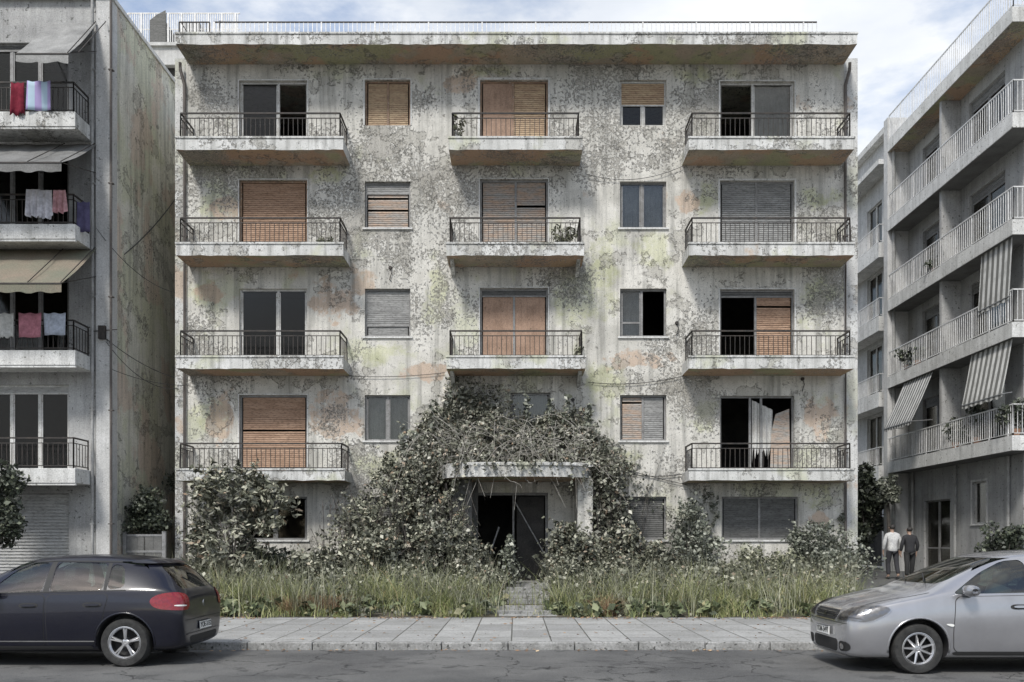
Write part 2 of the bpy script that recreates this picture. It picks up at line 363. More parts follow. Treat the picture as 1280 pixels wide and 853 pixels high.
M['straw'] = leafmat('dead_brown_grass', [(0, (.18, .10, .05)), (.6, (.34, .20, .11)), (1, (.5, .38, .24))], .8)
M['asphalt_x'] = dirty('asphalt', (.075, .075, .076), (.125, .124, .12), 1.1, .85, fine=90, bump=.6, specks=(26, .66, (.19, .19, .18)), spec=.3)
M['asphalt_old'] = dirty('old_asphalt', (.10, .10, .098), (.15, .148, .14), .8, .88, fine=70, bump=.6, spec=.3)
M['kerb'] = dirty('kerb_stone', (.40, .40, .39), (.24, .24, .23), 3.5, .85, fine=28, bump=.6, specks=(13, .60, (.09, .09, .085)), spec=.2)
def asph():
    b = NB('cracked_asphalt'); n = b.noise(.55, 6, .6); f = b.noise(85, 4, .65); m2_ = b.noise(2.2, 7, .7, loc=(4, 4, 4))
    col = b.mix(b.ramp(n, .4, .6), (.072, .072, .073), (.135, .134, .13)); col = b.mix(b.ramp(m2_, .56, .60), col, (.055, .055, .055)); col = b.mix(b.ramp(f, .35, .65), b.mix(.4, col, (.01, .01, .01)), b.mix(.12, col, (.5, .5, .48)))
    v = b.n('ShaderNodeTexVoronoi', feature='DISTANCE_TO_EDGE'); v.inputs['Scale'].default_value = .55; pj = b.n('ShaderNodeVectorMath', operation='ADD'); b.t.links.new(b.pos(), pj.inputs[0])
    nn = b.n('ShaderNodeTexNoise'); nn.inputs['Scale'].default_value = 1.6; nn.inputs['Detail'].default_value = 8; b.t.links.new(b.pos(), nn.inputs['Vector']); b.t.links.new(nn.outputs[1], pj.inputs[1]); b.t.links.new(pj.outputs[0], v.inputs['Vector'])
    ck = b.ramp(v.outputs[0], .002, .008, (1, 1, 1), (0, 0, 0)); col = b.mix(b.math('MULTIPLY', ck, .85), col, (.012, .012, .012))
    b.bump(b.math('SUBTRACT', f, ck), .6, .012); return b.fin(col, .82, 0, .3)
M['asphalt'] = asph()
def paving():
    b = NB('square_paving'); br = b.n('ShaderNodeTexBrick', offset=0.0, squash=1.0)
    b.t.links.new(b.pos((1, 1, 1), (.07, .03, 0)), br.inputs['Vector'])
    for k, v in (('Scale', 1.0), ('Mortar Size', .011), ('Mortar Smooth', .1), ('Bias', 0.0), ('Brick Width', .62), ('Row Height', 1.12)): br.inputs[k].default_value = v
    br.inputs['Color1'].default_value = (.42, .42, .41, 1); br.inputs['Color2'].default_value = (.29, .29, .285, 1); br.inputs['Mortar'].default_value = (.075, .075, .065, 1)
    n = b.noise(1.5, 6, .65); f = b.noise(26, 5, .65)
    col = b.mix(b.math('MULTIPLY', b.ramp(n, .4, .65), .5), br.outputs[0], (.20, .20, .185)); col = b.mix(b.ramp(f, .35, .6), b.mix(.35, col, (.04, .04, .035)), col)
    sp = b.noise(5, 6, .7, loc=(3, 3, 3)); col = b.mix(b.math('MULTIPLY', b.ramp(sp, .62, .64), .6), col, (.11, .11, .09))
    b.bump(b.math('ADD', b.math('MULTIPLY', br.outputs[1], -1.2), b.math('MULTIPLY', f, .4)), .7, .012); return b.fin(col, .85, 0, .25)
M['paving'] = paving()

# ---------------------------------------------------------------- foliage helpers
def in_poly(px, py, poly):
    c = np.zeros(len(px), bool); n = len(poly)
    for i in range(n):
        x0, y0 = poly[i]; x1, y1 = poly[i - 1]
        if y0 == y1: continue
        m = ((y0 > py) != (y1 > py)) & (px < (x1 - x0) * (py - y0) / (y1 - y0) + x0); c ^= m
    return c
def sample_poly(poly, n):
    P = np.array(poly); lo, hi = P.min(0), P.max(0); out_ = np.zeros((0, 2))
    while len(out_) < n:
        q = rng.uniform(lo, hi, (n * 2, 2)); q = q[in_poly(q[:, 0], q[:, 1], poly)]; out_ = np.vstack([out_, q])
    return out_[:n]
def leaves(name, pts, size, m, parent=None, elong=1.5, up=0.0, face=None):
    """many small kite-shaped leaves; pts Nx3"""
    pts = np.asarray(pts, float); N = len(pts)
    d = rng.normal(size=(N, 3)); d[:, 2] = d[:, 2] * .8 + up; d /= np.linalg.norm(d, axis=1)[:, None]
    nrm = rng.normal(size=(N, 3)); nrm[:, 2] += .7; nrm[:, 1] -= .6
    sd = np.cross(d, nrm); sd /= np.linalg.norm(sd, axis=1)[:, None] + 1e-9
    up_ = np.cross(sd, d)
    s = size * (.4 + 1.25 * rng.uniform(0, 1, N) ** 1.4)[:, None]
    a = pts - d * s * .5 * elong; c = pts + d * s * .5 * elong; b_ = pts + sd * s * .5 + up_ * s * .12 - d * s * .1; e = pts - sd * s * .5 + up_ * s * .12 - d * s * .1
    V = np.stack([a, b_, c, e], 1).reshape(-1, 3); Fc = np.arange(4 * N).reshape(-1, 4)
    me = bpy.data.meshes.new(name); me.vertices.add(4 * N); me.vertices.foreach_set('co', V.ravel()); me.loops.add(4 * N); me.loops.foreach_set('vertex_index', Fc.ravel())
    me.polygons.add(N); me.polygons.foreach_set('loop_start', np.arange(0, 4 * N, 4)); me.materials.append(m); me.update(calc_edges=True)
    return link_mesh(name, me, parent)
def blades(name, base, h, wdt, m, parent=None, lean=.35, seg=3):
    """grass blades: tapered bent ribbons"""
    N = len(base); th = rng.uniform(0, 2 * np.pi, N); sd = np.stack([np.cos(th), np.sin(th), 0 * th], 1)
    ln = rng.normal(0, lean, (N, 2)); V = []
    for i in range(seg + 1):
        t = i / seg; c = base.copy(); c[:, 0] += ln[:, 0] * h * t * t; c[:, 1] += ln[:, 1] * h * t * t; c[:, 2] += h * (t - .25 * t * t * np.minimum(1, np.abs(ln).sum(1)))
        ww = (wdt * (1 - t * .92) * .5)[:, None]; V += [c - sd * ww, c + sd * ww]
    V = np.stack(V, 1); k = 2 * (seg + 1); V = V.reshape(-1, 3); fs = []
    for i in range(seg): fs.append(np.arange(N)[:, None] * k + np.array([2*i, 2*i+1, 2*i+3, 2*i+2])[None])
    Fc = np.stack(fs, 1).reshape(-1, 4); NF = len(Fc)
    me = bpy.data.meshes.new(name); me.vertices.add(len(V)); me.vertices.foreach_set('co', V.ravel()); me.loops.add(4 * NF); me.loops.foreach_set('vertex_index', Fc.ravel())
    me.polygons.add(NF); me.polygons.foreach_set('loop_start', np.arange(0, 4 * NF, 4)); me.materials.append(m); me.update(calc_edges=True)
    return link_mesh(name, me, parent)
def ragged(pts, n, L=.4, per=12, out=None, spread=.035):
    pts = np.asarray(pts, float); c = pts.mean(0); k = pts[rng.integers(0, len(pts), n)]; d = k - c; d[:, 1] = -np.abs(d[:, 1]) * .6; d /= np.linalg.norm(d, axis=1)[:, None] + 1e-6
    d = d + rng.normal(0, .45, (n, 3)); d[:, 2] += .45; d /= np.linalg.norm(d, axis=1)[:, None]; ln = rng.uniform(.35, 1.3, n)[:, None] * L; t = np.linspace(.1, 1, per)
    P = k[:, None, :] + d[:, None, :] * (ln[:, None, :] * t[None, :, None]); P[:, :, 2] -= (t ** 2)[None, :] * ln * .35
    P = P.reshape(-1, 3) + rng.normal(0, spread, (n * per, 3)); P = P[P[:, 1] < MD - .02] if out is None else P
    return P
def clumps(centres, r, n, squash=1.0):
    """points in clustered balls (denser towards the shell)"""
    C = np.asarray(centres, float); k = rng.integers(0, len(C), n); d = rng.normal(size=(n, 3)); d /= np.linalg.norm(d, axis=1)[:, None]
    rr = (rng.uniform(0, 1, n) ** .45)[:, None] * r; d[:, 2] *= squash
    return C[k] + d * rr

# ---------------------------------------------------------------- ground
MD = 25.0
KD, SD = 13.78, 18.35       # kerb line and back of pavement
def gz(x, y):               # ground height behind the pavement
    return 0.0 if y <= SD else min(.36, (y - SD) / 10 * .36) if y < 29 else .36 + min(y - 29, 30) * .012
mb = MB(); mb.face([(-1500, -600, -.2), (1500, -600, -.2), (1500, 2400, -.2), (-1500, 2400, -.2)]); o = mb.build('ground', M['soil']); o['kind'] = 'structure'
mb = MB(); mb.face([(-80, -12, -.12), (80, -12, -.12), (80, KD - .02, -.12), (-80, KD - .02, -.12)]); o = mb.build('road', M['asphalt']); o['kind'] = 'structure'
mb = MB(); mb.box(-80, 80, KD + .17, SD, -.19, -.004); o = mb.build('pavement', M['paving']); o['kind'] = 'structure'
mb = MB(); x = -60
while x < 60:
    L = random.choice((.98, 1.0, 1.02)); dz = random.uniform(-.008, .006); dy = random.uniform(-.008, .008)
    mb.box(x + .006, x + L - .006, KD + dy, KD + .165, -.19, dz); x += L
o = mb.build('kerb', M['kerb'], bevel=.018); o['kind'] = 'structure'
# planted strip in front of the abandoned block and the plain ground around it
mb = MB(); nx, ny = 60, 16; vs = []
for j in range(ny + 1):
    for i in range(nx + 1):
        X = -9.5 + 19.0 * i / nx; Y = SD + (25.6 - SD) * j / ny
        vs.append((X, Y, gz(X, Y) + .004 + (random.uniform(-.03, .05) if 0 < j < ny and 0 < i < nx and abs(X - .1) > 1.3 and X < 6.4 else 0)))
mb.mesh(vs, [(j*(nx+1)+i, j*(nx+1)+i+1, (j+1)*(nx+1)+i+1, (j+1)*(nx+1)+i) for j in range(ny) for i in range(nx)])
o = mb.build('garden_soil', M['soil']); o['kind'] = 'structure'
mb = MB()
mb.face([(7.05, SD, .012), (9.5, SD, .012), (9.5, 24.98, gz(0, 24.98) + .012), (9.3, 24.98, gz(0, 24.98) + .012)])
o = mb.build('corner_pavement', M['paving']); o['kind'] = 'structure'
mb = MB()
ys = [SD, 22, 26, 29, 40, 70]
for a, b_ in zip(ys[:-1], ys[1:]): mb.face([(9.5, a, gz(0, a) + .001), (15.0, a, gz(0, a) + .001), (15.0, b_, gz(0, b_) + .001), (9.5, b_, gz(0, b_) + .001)])
o = mb.build('side_street', M['asphalt_old']); o['kind'] = 'structure'
mb = MB(); mb.box(12.9, 15.0, 20, 60, -.15, gz(0, 29) + .1); 
mb.v = [(x_, y_, z_ if z_ < 0 else gz(0, y_) + .11) for x_, y_, z_ in mb.v]
o = mb.build('side_street_kerb_pavement', M['asphalt_old']); o['kind'] = 'structure'
mb = MB(); mb.box(-80, -9.5, SD, 24.0, -.19, -.008); mb.box(15.0, 80, SD, 40, -.19, .05); o = mb.build('side_pavement', M['asphalt_old']); o['kind'] = 'structure'

# ---------------------------------------------------------------- window and balcony builders
def shutter(fr, a0, a1, z0, z1, m, parent, n0=-.1, pitch=.055, name='shutter', damage=0.0, label=None, sag=0):
    mb = MB(); z = z0; k = 0
    while z < z1 - .01:
        h = min(pitch, z1 - z)
        if not (damage and random.random() < damage):
            t0 = random.uniform(-sag, sag); t1 = random.uniform(-sag, sag)
            q = [fr.p(a0, z + t0, n0 + .016), fr.p(a1, z + t1, n0 + .016), fr.p(a1, z + h * .96 + t1, n0), fr.p(a0, z + h * .96 + t0, n0)]
            mb.face(q[::-1] if fr.flip else q)
            q = [fr.p(a0, z + t0, n0 - .004), fr.p(a1, z + t1, n0 - .004), fr.p(a1, z + t1, n0 + .016), fr.p(a0, z + t0, n0 + .016)]
            mb.face(q[::-1] if fr.flip else q)
        z += pitch; k += 1
    return mb.build(name, m, parent, label=label)
def curtain(fr, a0, a1, z0, z1, parent, m='curtain', n0=-.3, name='curtain'):
    mb = MB(); k = int((a1 - a0) / .035) + 2; ph = random.random() * 6
    pts = [(a0 + (a1 - a0) * i / k, n0 + .03 * math.sin(i * 1.3 + ph)) for i in range(k + 1)]
    for i in range(k):
        (p0, q0), (p1, q1) = pts[i], pts[i + 1]
        f = [fr.p(p0, z0, q0), fr.p(p1, z0, q1), fr.p(p1, z1, q1 * .5 + n0 * .5), fr.p(p0, z1, q0 * .5 + n0 * .5)]; mb.face(f[::-1] if fr.flip else f)
    return mb.build(name, M[m], parent)
def opening(fr, a0, a1, z0, z1, bays, building, name, fm='frame_grey', roll=None, sill=False, label=None, fw=.05, n=-.1, transom=None, surround=None):
    """bays: list of (fill, width share). fill in glass, curtained, black, board, or ('slat', material, damage)"""
    mb = MB()
    fr.box(mb, a0, a1, z1 - fw, z1, n - .05, n + .01); fr.box(mb, a0, a0 + fw, z0, z1 - fw, n - .05, n + .01); fr.box(mb, a1 - fw, a1, z0, z1 - fw, n - .05, n + .01)
    fr.box(mb, a0 + fw, a1 - fw, z0, z0 + fw, n - .05, n + .01)
    tot = sum(b_[1] for b_ in bays); x = a0 + fw; W = a1 - a0 - 2 * fw; top = z1 - fw
    zt = top - (roll[1] * (top - z0) if roll else 0)
    edges = [x]
    for b_ in bays: x += W * b_[1] / tot; edges.append(x)
    for e in edges[1:-1]: fr.box(mb, e - fw * .6, e + fw * .6, z0 + fw, zt - .001, n - .05, n + .012)
    if roll: fr.box(mb, a0 + fw, a1 - fw, zt - .035, zt, n - .02, n + .02)
    if sill: fr.box(mb, a0 - .06, a1 + .06, z0 - .05, z0 - .002, -.1, .045, 1)
    if surround:
        t = surround; fr.box(mb, a0 - t, a0 - .002, z0, z1 + t, 0.0, .014, 1); fr.box(mb, a1 + .002, a1 + t, z0, z1 + t, 0.0, .014, 1); fr.box(mb, a0 - .002, a1 + .002, z1 + .002, z1 + t, 0.0, .014, 1)
    # sash edges round each light
    for k, b_ in enumerate(bays):
        if b_[0] in ('glass', 'curtained', 'dim'):
            e0, e1 = edges[k] + .005, edges[k+1] - .005; t = .028
            if k: e0 += fw * .6
            if k < len(bays) - 1: e1 -= fw * .6
            fr.box(mb, e0, e0 + t, z0 + fw, zt - .04, n - .04, n + .004, 0); fr.box(mb, e1 - t, e1, z0 + fw, zt - .04, n - .04, n + .004, 0)
            if transom: fr.box(mb, e0 + t, e1 - t, z0 + transom, z0 + transom + .05, n - .04, n + .003, 0)
    root = mb.build(name, [M[fm], M['concrete']], building, label=label)
    if roll: shutter(fr, a0 + fw, a1 - fw, zt, top, M[roll[0]], root, n0=n - .012, damage=roll[2] if len(roll) > 2 else 0)
    for k, b_ in enumerate(bays):
        f = b_[0]; e0, e1 = edges[k] + .03, edges[k+1] - .03
        if f in ('glass', 'curtained', 'dim'):
            g = MB(); fr.box(g, e0, e1, z0 + fw, zt - .002, n - .03, n - .024); g.build('pane', M['glass_dk' if f == 'dim' else 'glass'], root)
            if f == 'curtained': curtain(fr, e0, e1, z0 + fw + .02, zt - .01, root, n0=n - .16)
        elif f == 'board':
            g = MB(); fr.box(g, e0, e1, z0 + fw, zt - .002, n - .03, n - .01)
            w_ = (e1 - e0) / 5
            for q in range(1, 5): fr.box(g, e0 + q * w_ - .006, e0 + q * w_ + .006, z0 + fw, zt - .01, n - .008, n - .002, 0)
            g.build('board', M['plywood'], root)
        elif isinstance(f, tuple):
            shutter(fr, e0, e1, z0 + fw, zt - .002, M[f[1]], root, n0=n - .02, damage=f[2] if len(f) > 2 else 0, sag=f[3] if len(f) > 3 else 0)
    return root

def railing(pts, zs, h, parent, m, bar=.0105, step=.115, name='railing', double=True, post=None, top_r=.026, lean=0):
    """pts: plan polyline; zs: floor height; bars stand along it"""
    mb = MB()
    for i in range(len(pts) - 1):
        a = Vector((*pts[i], 0)); b_ = Vector((*pts[i + 1], 0)); L = (b_ - a).length; d = (b_ - a) / L
        T = zs + h; B = zs + .07
        def at(s, z): p = a + d * s; return (p.x, p.y, z)
        mb.bar(at(0, T), at(L, T), top_r); mb.bar(at(0, B), at(L, B), .016)
        zb = T
        if double: mb.bar(at(0, T - .13), at(L, T - .13), .014); zb = T - .13
        k = max(2, int(L / step))
        for j in range(k + 1):
            s = L * j / k; big = post and j % post == 0
            w_ = random.uniform(-.006, .006) + (random.uniform(-.03, .03) if random.random() < .05 else 0)
            p1 = at(s, B); p2 = at(s, T if (big or j in (0, k)) else zb); p1 = (p1[0] + w_, p1[1], p1[2])
            mb.bar(p1, p2, bar * (1.9 if (big or j in (0, k)) else 1))
            if big or j in (0, k): mb.bar(at(s, zs - .02), at(s, B), bar * 1.9)
    return mb.build(name, m, parent)

# ================================================================ the abandoned block
MD, BD = 25.0, 24.0
BX0, BX1 = -9.49, 9.51; FX0, FX1 = PX(233, MD), PX(1055, MD); RZ = 14.82
block = thing('derelict_apartment_block', 'wide derelict five storey apartment block with peeling plaster and rusty balconies', 'building', (0, MD, gz(0, MD)))
fr = FR(MD)
def zz(py, D=MD): return PZ(py, D)
FLO = [.46, 3.45, 6.46, 9.48, 12.30]          # floor tops
DT = [None, zz(494), zz(361), zz(225), zz(101)]
WT = [(zz(675), zz(621)), (zz(551), zz(494)), (zz(421), zz(361)), (zz(285), zz(227)), (zz(157), zz(100))]
LD = (PX(299, MD), PX(384, MD)); RD = (PX(900, MD), PX(993, MD)); CD = (PX(600, MD), PX(685, MD)); LW = (PX(456, MD), PX(513, MD)); RW = (PX(775, MD), PX(833, MD))
holes = []
def hole(a, z0, z1): holes.append((a[0], a[1], z0, z1)); return a[0], a[1], z0, z1
H = {}
for f in range(1, 5):
    H['LD', f] = hole(LD, FLO[f] + .02, DT[f]); H['RD', f] = hole(RD, FLO[f] + .02, DT[f] - .02)
    H['LW', f] = hole(LW, *WT[f]); H['RW', f] = hole(RW, *WT[f])
for f in (2, 3, 4): H['CD', f] = hole(CD, FLO[f] + .02, DT[f] + .02)
H['CW', 1] = hole((PX(638, MD), PX(688, MD)), zz(560), zz(491))
H['LW', 0] = hole((PX(303, MD), PX(384, MD)), *WT[0]); H['RW', 0] = hole(RW, *WT[0]); H['RD', 0] = hole((PX(902, MD), PX(998, MD)), *WT[0])
H['SW', 0] = hole(LW, *WT[0])
ENT = hole((PX(592, MD), PX(685, MD)), .46, zz(616))
mb = MB(); fr.wall(mb, FX0, FX1, -.1, RZ, holes, .28)
mb.build('front_wall', M['facade'], block)
for xa, xb in ((BX0, FX0), (FX1, BX1)):
    mb = MB(); mb.box(xa, xb, MD + .05, MD + .3, -.1, 15.0); mb.build('corner_pilaster', M['pilaster'], block)
mb = MB(); mb.box(BX0, BX0 + .25, MD + .3, 36, -.1, 15.0); mb.box(BX1 - .25, BX1, MD + .3, 36, -.1, 15.0); mb.box(BX0 + .25, BX1 - .25, 35.7, 36, -.1, 15.0); mb.box(BX0 + .25, BX1 - .25, MD + .3, 35.7, 14.83, 15.06)
mb.build('side_wall', M['side'], block)
mb = MB()
for f in range(5): mb.box(BX0 + .26, BX1 - .26, MD + .29, 35.6, FLO[f] - .22, FLO[f] - .002)
for X in (-5.2, -2.6, 2.5, 5.0): mb.box(X - .06, X + .06, MD + .3, 35.6, .5, 14.8)
mb.box(BX0 + .26, BX1 - .26, MD + 3.6, MD + 3.7, .47, 14.8)
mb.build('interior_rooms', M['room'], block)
# cornice: pale fascia over a peeling brown soffit
def slab(x0, x1, y0, y1, z0, z1, name, parent, rag=.0, lip=True):
    mb = MB(); n = max(2, int((x1 - x0) / .22)); top = []; bot = []
    for i in range(n + 1):
        X = x0 + (x1 - x0) * i / n
        top.append(z1 + random.uniform(-rag, rag) * .4); bot.append(z0 + random.uniform(-.2, 1) * rag)
    xs = [x0 + (x1 - x0) * i / n for i in range(n + 1)]
    for i in range(n):
        a, c = xs[i], xs[i + 1]
        mb.face([(a, y0, bot[i]), (c, y0, bot[i+1]), (c, y0, top[i+1]), (a, y0, top[i])], 0)
        mb.face([(a, y0, top[i]), (c, y0, top[i+1]), (c, y1, z1), (a, y1, z1)], 0)
        mb.face([(a, y1, z0), (c, y1, z0), (c, y0, bot[i+1]), (a, y0, bot[i])], 1)
    mb.face([(x0, y1, z0), (x0, y0, bot[0]), (x0, y0, top[0]), (x0, y1, z1)], 0); mb.face([(x1, y0, bot[-1]), (x1, y1, z0), (x1, y1, z1), (x1, y0, top[-1])], 0)
    if lip:  # drip edge: a thin proud band along the top of the fascia
        mb.box(x0 - .02, x1 + .02, y0 - .025, y0 + .05, z1 + .001, z1 + .05, 0)
    return mb.build(name, [M['slab'], M['soffit']], parent)
cor = slab(-9.08, 9.1, BD, MD - .001, 14.80, 15.08, 'cornice', block, .025)
# roof railing: a low pale balustrade set back from the edge
mb = MB(); yr = BD + .35; zr0 = 15.1; zr1 = PZ(28, yr)
for x0_, x1_ in ((PX(268, yr), PX(1021, yr)),):
    mb.bar((x0_, yr, zr1), (x1_, yr, zr1), .022, 1); mb.bar((x0_, yr, zr0 + .05), (x1_, yr, zr0 + .05), .02)
    n = int((x1_ - x0_) / .12)
    for i in range(n + 1):
        X = x0_ + (x1_ - x0_) * i / n; mb.bar((X, yr, zr0), (X, yr, zr1), .026 if i % 12 == 0 else .013)
mb.build('roof_railing', [M['iron_white'], M['iron']], block)
mb = MB(); x0_, x1_ = PX(224, yr), PX(262, yr); zt_ = PZ(28, yr)
mb.bar((x0_, yr, zt_), (x1_, yr, zt_), .02); mb.bar((x0_, yr, 15.1), (x0_, yr, zt_), .02); mb.bar((x1_, yr, 15.1), (x1_, yr, zt_), .02); mb.bar((x0_ + .05, yr, zt_), (x0_ + .35, yr, 15.1), .018)
for i in range(1, 9): X = x0_ + (x1_ - x0_) * i / 9; mb.bar((X, yr + .02, 15.1), (X, yr + .02, zt_), .011)
mb.bar((x1_ + .0, yr + .6, 15.1), (x1_ + .25, yr + .1, zt_ + .1), .02)
mb.build('roof_railing', M['iron'], block, label='bent end section of the roof railing')

# balconies
def balcony(x0, x1, f, kind):
    zt = FLO[f]; th = .31 if f > 1 else .28
    o = slab(x0, x1, BD, MD - .001, zt - th, zt, 'balcony', block, .02)
    rx0, rx1 = x0 + (.09 if kind == 'C' else .1), x1 - .1
    yf = BD + .07
    railing([(rx0, MD - .01), (rx0, yf), (rx1, yf), (rx1, MD - .01)], zt, .72 if f < 4 else .70, o, M['iron'], step=.125)
    if kind == 'C' and f in (3, 2):
        for X in (x0 + .12, x1 - .12): mb = MB(); mb.mesh([(X - .05, MD - .01, zt - th - .001), (X + .05, MD - .01, zt - th - .001), (X + .05, MD - .01, zt - th - .3), (X - .05, MD - .01, zt - th - .3), (X - .05, BD + .3, zt - th - .001), (X + .05, BD + .3, zt - th - .001)], [(0, 3, 2, 1), (0, 1, 5, 4), (4, 5, 2, 3), (0, 4, 3), (1, 2, 5)]); mb.build('bracket', M['slab'], o)
    return o
for f in (1, 2, 3, 4):
    balcony(PX(220, BD), PX(429 if f > 1 else 431, BD), f, 'L')
    balcony(PX(861, BD), PX(1068, BD), f, 'R')
for f, (a, c) in ((2, (558, 732)), (3, (558, 730)), (4, (561, 728))): balcony(PX(a, BD), PX(c, BD), f, 'C')

# openings, floor by floor
op = lambda k, f, *a, **kw: opening(fr, *H[k, f], *a, building=block, **kw)
S = lambda m, d=0, s=0: ('slat', m, d, s)
op('LD', 4, [('dim', 1), ('black', .75)], name='balcony_door', fm='frame_white', surround=.035, label='half open sliding balcony door with white frame')
op('LD', 3, [(S('sh_brown', 0, .002), 1)], name='balcony_door', fm='frame_brown', surround=.03, label='balcony door behind closed brown roller shutter')
op('LD', 2, [('dim', 1.05), ('dim', .8)], name='balcony_door', fm='frame_white', roll=None, label='dark glazed balcony door with a pale middle post')
op('LD', 1, [(S('sh_brown', .02, .004), 1)], name='balcony_door', fm='frame_grey', surround=.03, label='balcony door behind sagging brown roller shutter')
op('LW', 4, [(S('sh_tan', .0, .003), 1), (S('sh_tan', 0, .003), 1)], name='window', fm='frame_brown', surround=.04, label='window closed by tan shutters')
op('LW', 3, [(S('sh_mixed', .02, .003), 1)], name='window', fm='frame_grey', sill=True, roll=('sh_grey', .2))
op('LW', 2, [(S('sh_grey', .0, .001), 1)], name='window', fm='frame_grey', sill=True, roll=('sh_grey', .74))
op('LW', 1, [('curtained', 1), ('curtained', 1)], name='window', fm='frame_grey', sill=True)
op('CD', 4, [('board', .95), (S('sh_tan', .0, .003), 1)], name='balcony_door', fm='frame_brown', surround=.06, label='balcony door with a board and a tan slatted leaf')
op('CD', 3, [(S('sh_mixed', .03, .004), 1), (S('sh_mixed', .03, .004), .9)], name='balcony_door', fm='frame_grey', surround=.03)
op('CD', 2, [('board', 1), ('board', 1)], name='balcony_door', fm='frame_grey', roll=('sh_dark', .07), surround=.03, label='balcony door with two brown wooden leaves')
op('CW', 1, [('curtained', 1)], name='window', fm='frame_grey')
op('RW', 4, [('dim', 1), ('dim', 1)], name='window', fm='frame_white', roll=('sh_tan', .50), label='window with half lowered tan shutter')
op('RW', 3, [('curtained', .9), ('curtained', 1)], name='window', fm='frame_grey', sill=True)
op('RW', 2, [('curtained', .9), ('black', 1)], name='window', fm='frame_grey', sill=True, transom=.38, label='window with one pane missing')
op('RW', 1, [(S('sh_mixed', .04, .003), 1), (S('sh_grey', .03, .003), 1)], name='window', fm='frame_grey', sill=True)
op('RD', 4, [('black', .8), ('curtained', 1)], name='balcony_door', fm='frame_white', surround=.035, label='sliding balcony door standing half open')
op('RD', 3, [(S('sh_grey', .01, .002), 1), (S('sh_grey', .01, .002), 1)], name='balcony_door', fm='frame_grey', surround=.05)
op('RD', 2, [('black', .95), (S('sh_brown', .05, .006), 1)], name='balcony_door', fm='frame_grey', roll=('sh_dark', .06), surround=.04, label='balcony door, one side open, the other brown slats')
op('RD', 1, [('black', .9), ('black', .35), ('black', .95)], name='balcony_door', fm='frame_grey', label='broken balcony door with torn curtain and loose panel')
op('RD', 0, [(S('sh_dark', .0, .001), 1), (S('sh_dark', .0, .001), 1)], name='window', fm='frame_grey', sill=True, label='wide ground floor window behind two dark shutters')
op('RW', 0, [(S('sh_dark', .0, .001), 1)], name='window', fm='frame_grey', sill=True)
op('SW', 0, [(S('sh_dark', .0, .001), 1)], name='window', fm='frame_grey', sill=True)
op('LW', 0, [('dim', 1), ('dim', 1)], name='window', fm='frame_grey', sill=True)
# torn curtain and loose panel in the broken door
mb = MB(); a0, a1, z0, z1 = H['RD', 1]
n = 14
for i in range(n):
    p = lambda k: a0 + .92 + k * .042 + .0
    t = [z0 + .25 + .5 * abs(math.sin(k * 1.7)) for k in (i, i + 1)]
    y = [MD + .13 + .035 * math.sin(k * 1.9) for k in (i, i + 1)]
    if i < 5 or i > 5: mb.face([(p(i), y[0], t[0]), (p(i+1), y[1], t[1]), (p(i+1), y[1], z1 - .1 - (i+1) * .02), (p(i), y[0], z1 - .1 - i * .02)])
mb.build('torn_curtain', M['curtain_w'], block)
mb = MB(); mb.mesh([(a1 - .66, MD + .05, z0 + .1), (a1 - .1, MD + .05, z0 + .06), (a1 - .12, MD + .09, z1 - .35), (a1 - .5, MD + .09, z1 - .5), (a1 - .62, MD + .07, z1 - 1.0)], [(0, 1, 2, 3, 4)])
mb.build('loose_panel', M['sh_mixed'], block)

# drainpipes
for X, nm in ((FX0 - .03, 'drainpipe'), (FX1 + .02, 'drainpipe')):
    mb = MB(); mb.tube([(X, MD - .06, .3), (X, MD - .06, 14.2), (X + (.1 if X > 0 else -.1), MD - .1, 14.6), (X + (.1 if X > 0 else -.1), MD - .12, 14.79)], .045, 0, 8)
    for z in (1.5, 4, 7, 10, 13): mb.box(X - .07, X + .07, MD - .10, MD - .001, z, z + .03)
    mb.build(nm, M['pipe_dark'], block)
# wall fittings: small vents, an old alarm box, hanging cable ends
for px, py in ((488, 335), (846, 404), (1003, 474), (716, 500)):
    mb = MB(); X, Z = PX(px, MD), PZ(py, MD); mb.lathe([(-.02, .001), (-.02, .045), (.03, .055), (.05, .03)][::-1], (X, MD - .03, Z), n=10)
    mb.tube([(X, MD - .02, Z), (X + .04, MD - .05, Z - .15), (X - .02, MD - .03, Z - .35)], .012, 0, 5); mb.build('wall_fitting', M['iron'], block)

# entrance: curved canopy, columns, inner wall, broken door, steps
CDp = 22.85
mb = MB(); n = 26; prof = []
for i in range(n + 1):
    t = -1 + 2 * i / n; X = .02 + 1.98 * math.sin(t * math.pi / 2) if False else .02 + 1.98 * t
    prof.append((X, CDp + .30 * (abs(t) ** 2) + .65 * (abs(t) ** 9)))
zt, zb = 3.55, 3.2
for i in range(n):
    (xa, ya), (xb, yb) = prof[i], prof[i + 1]; j = random.uniform(-.012, .012)
    mb.face([(xa, ya, zb), (xb, yb, zb), (xb, yb, zt), (xa, ya, zt)], 0)
    mb.face([(xa, ya, zt), (xb, yb, zt), (xb, MD, zt), (xa, MD, zt)], 0); mb.face([(xa, MD, zb), (xb, MD, zb), (xb, yb, zb), (xa, ya, zb)], 1)
    mb.box(xa, xb, ya - .03, ya + .02, zt - .06, zt + .02, 0)
for X, yv in ((prof[0][0], prof[0][1]), (prof[-1][0], prof[-1][1])): mb.face([(X, MD, zb), (X, yv, zb), (X, yv, zt), (X, MD, zt)], 0)
mb.build('entrance_canopy', [M['slab'], M['soffit']], block)
mb = MB(); mb.box(PX(722, 23.6), PX(741, 23.6), 23.6, 24.98, .15, zb - .001); mb.build('porch_wall', M['facade'], block)
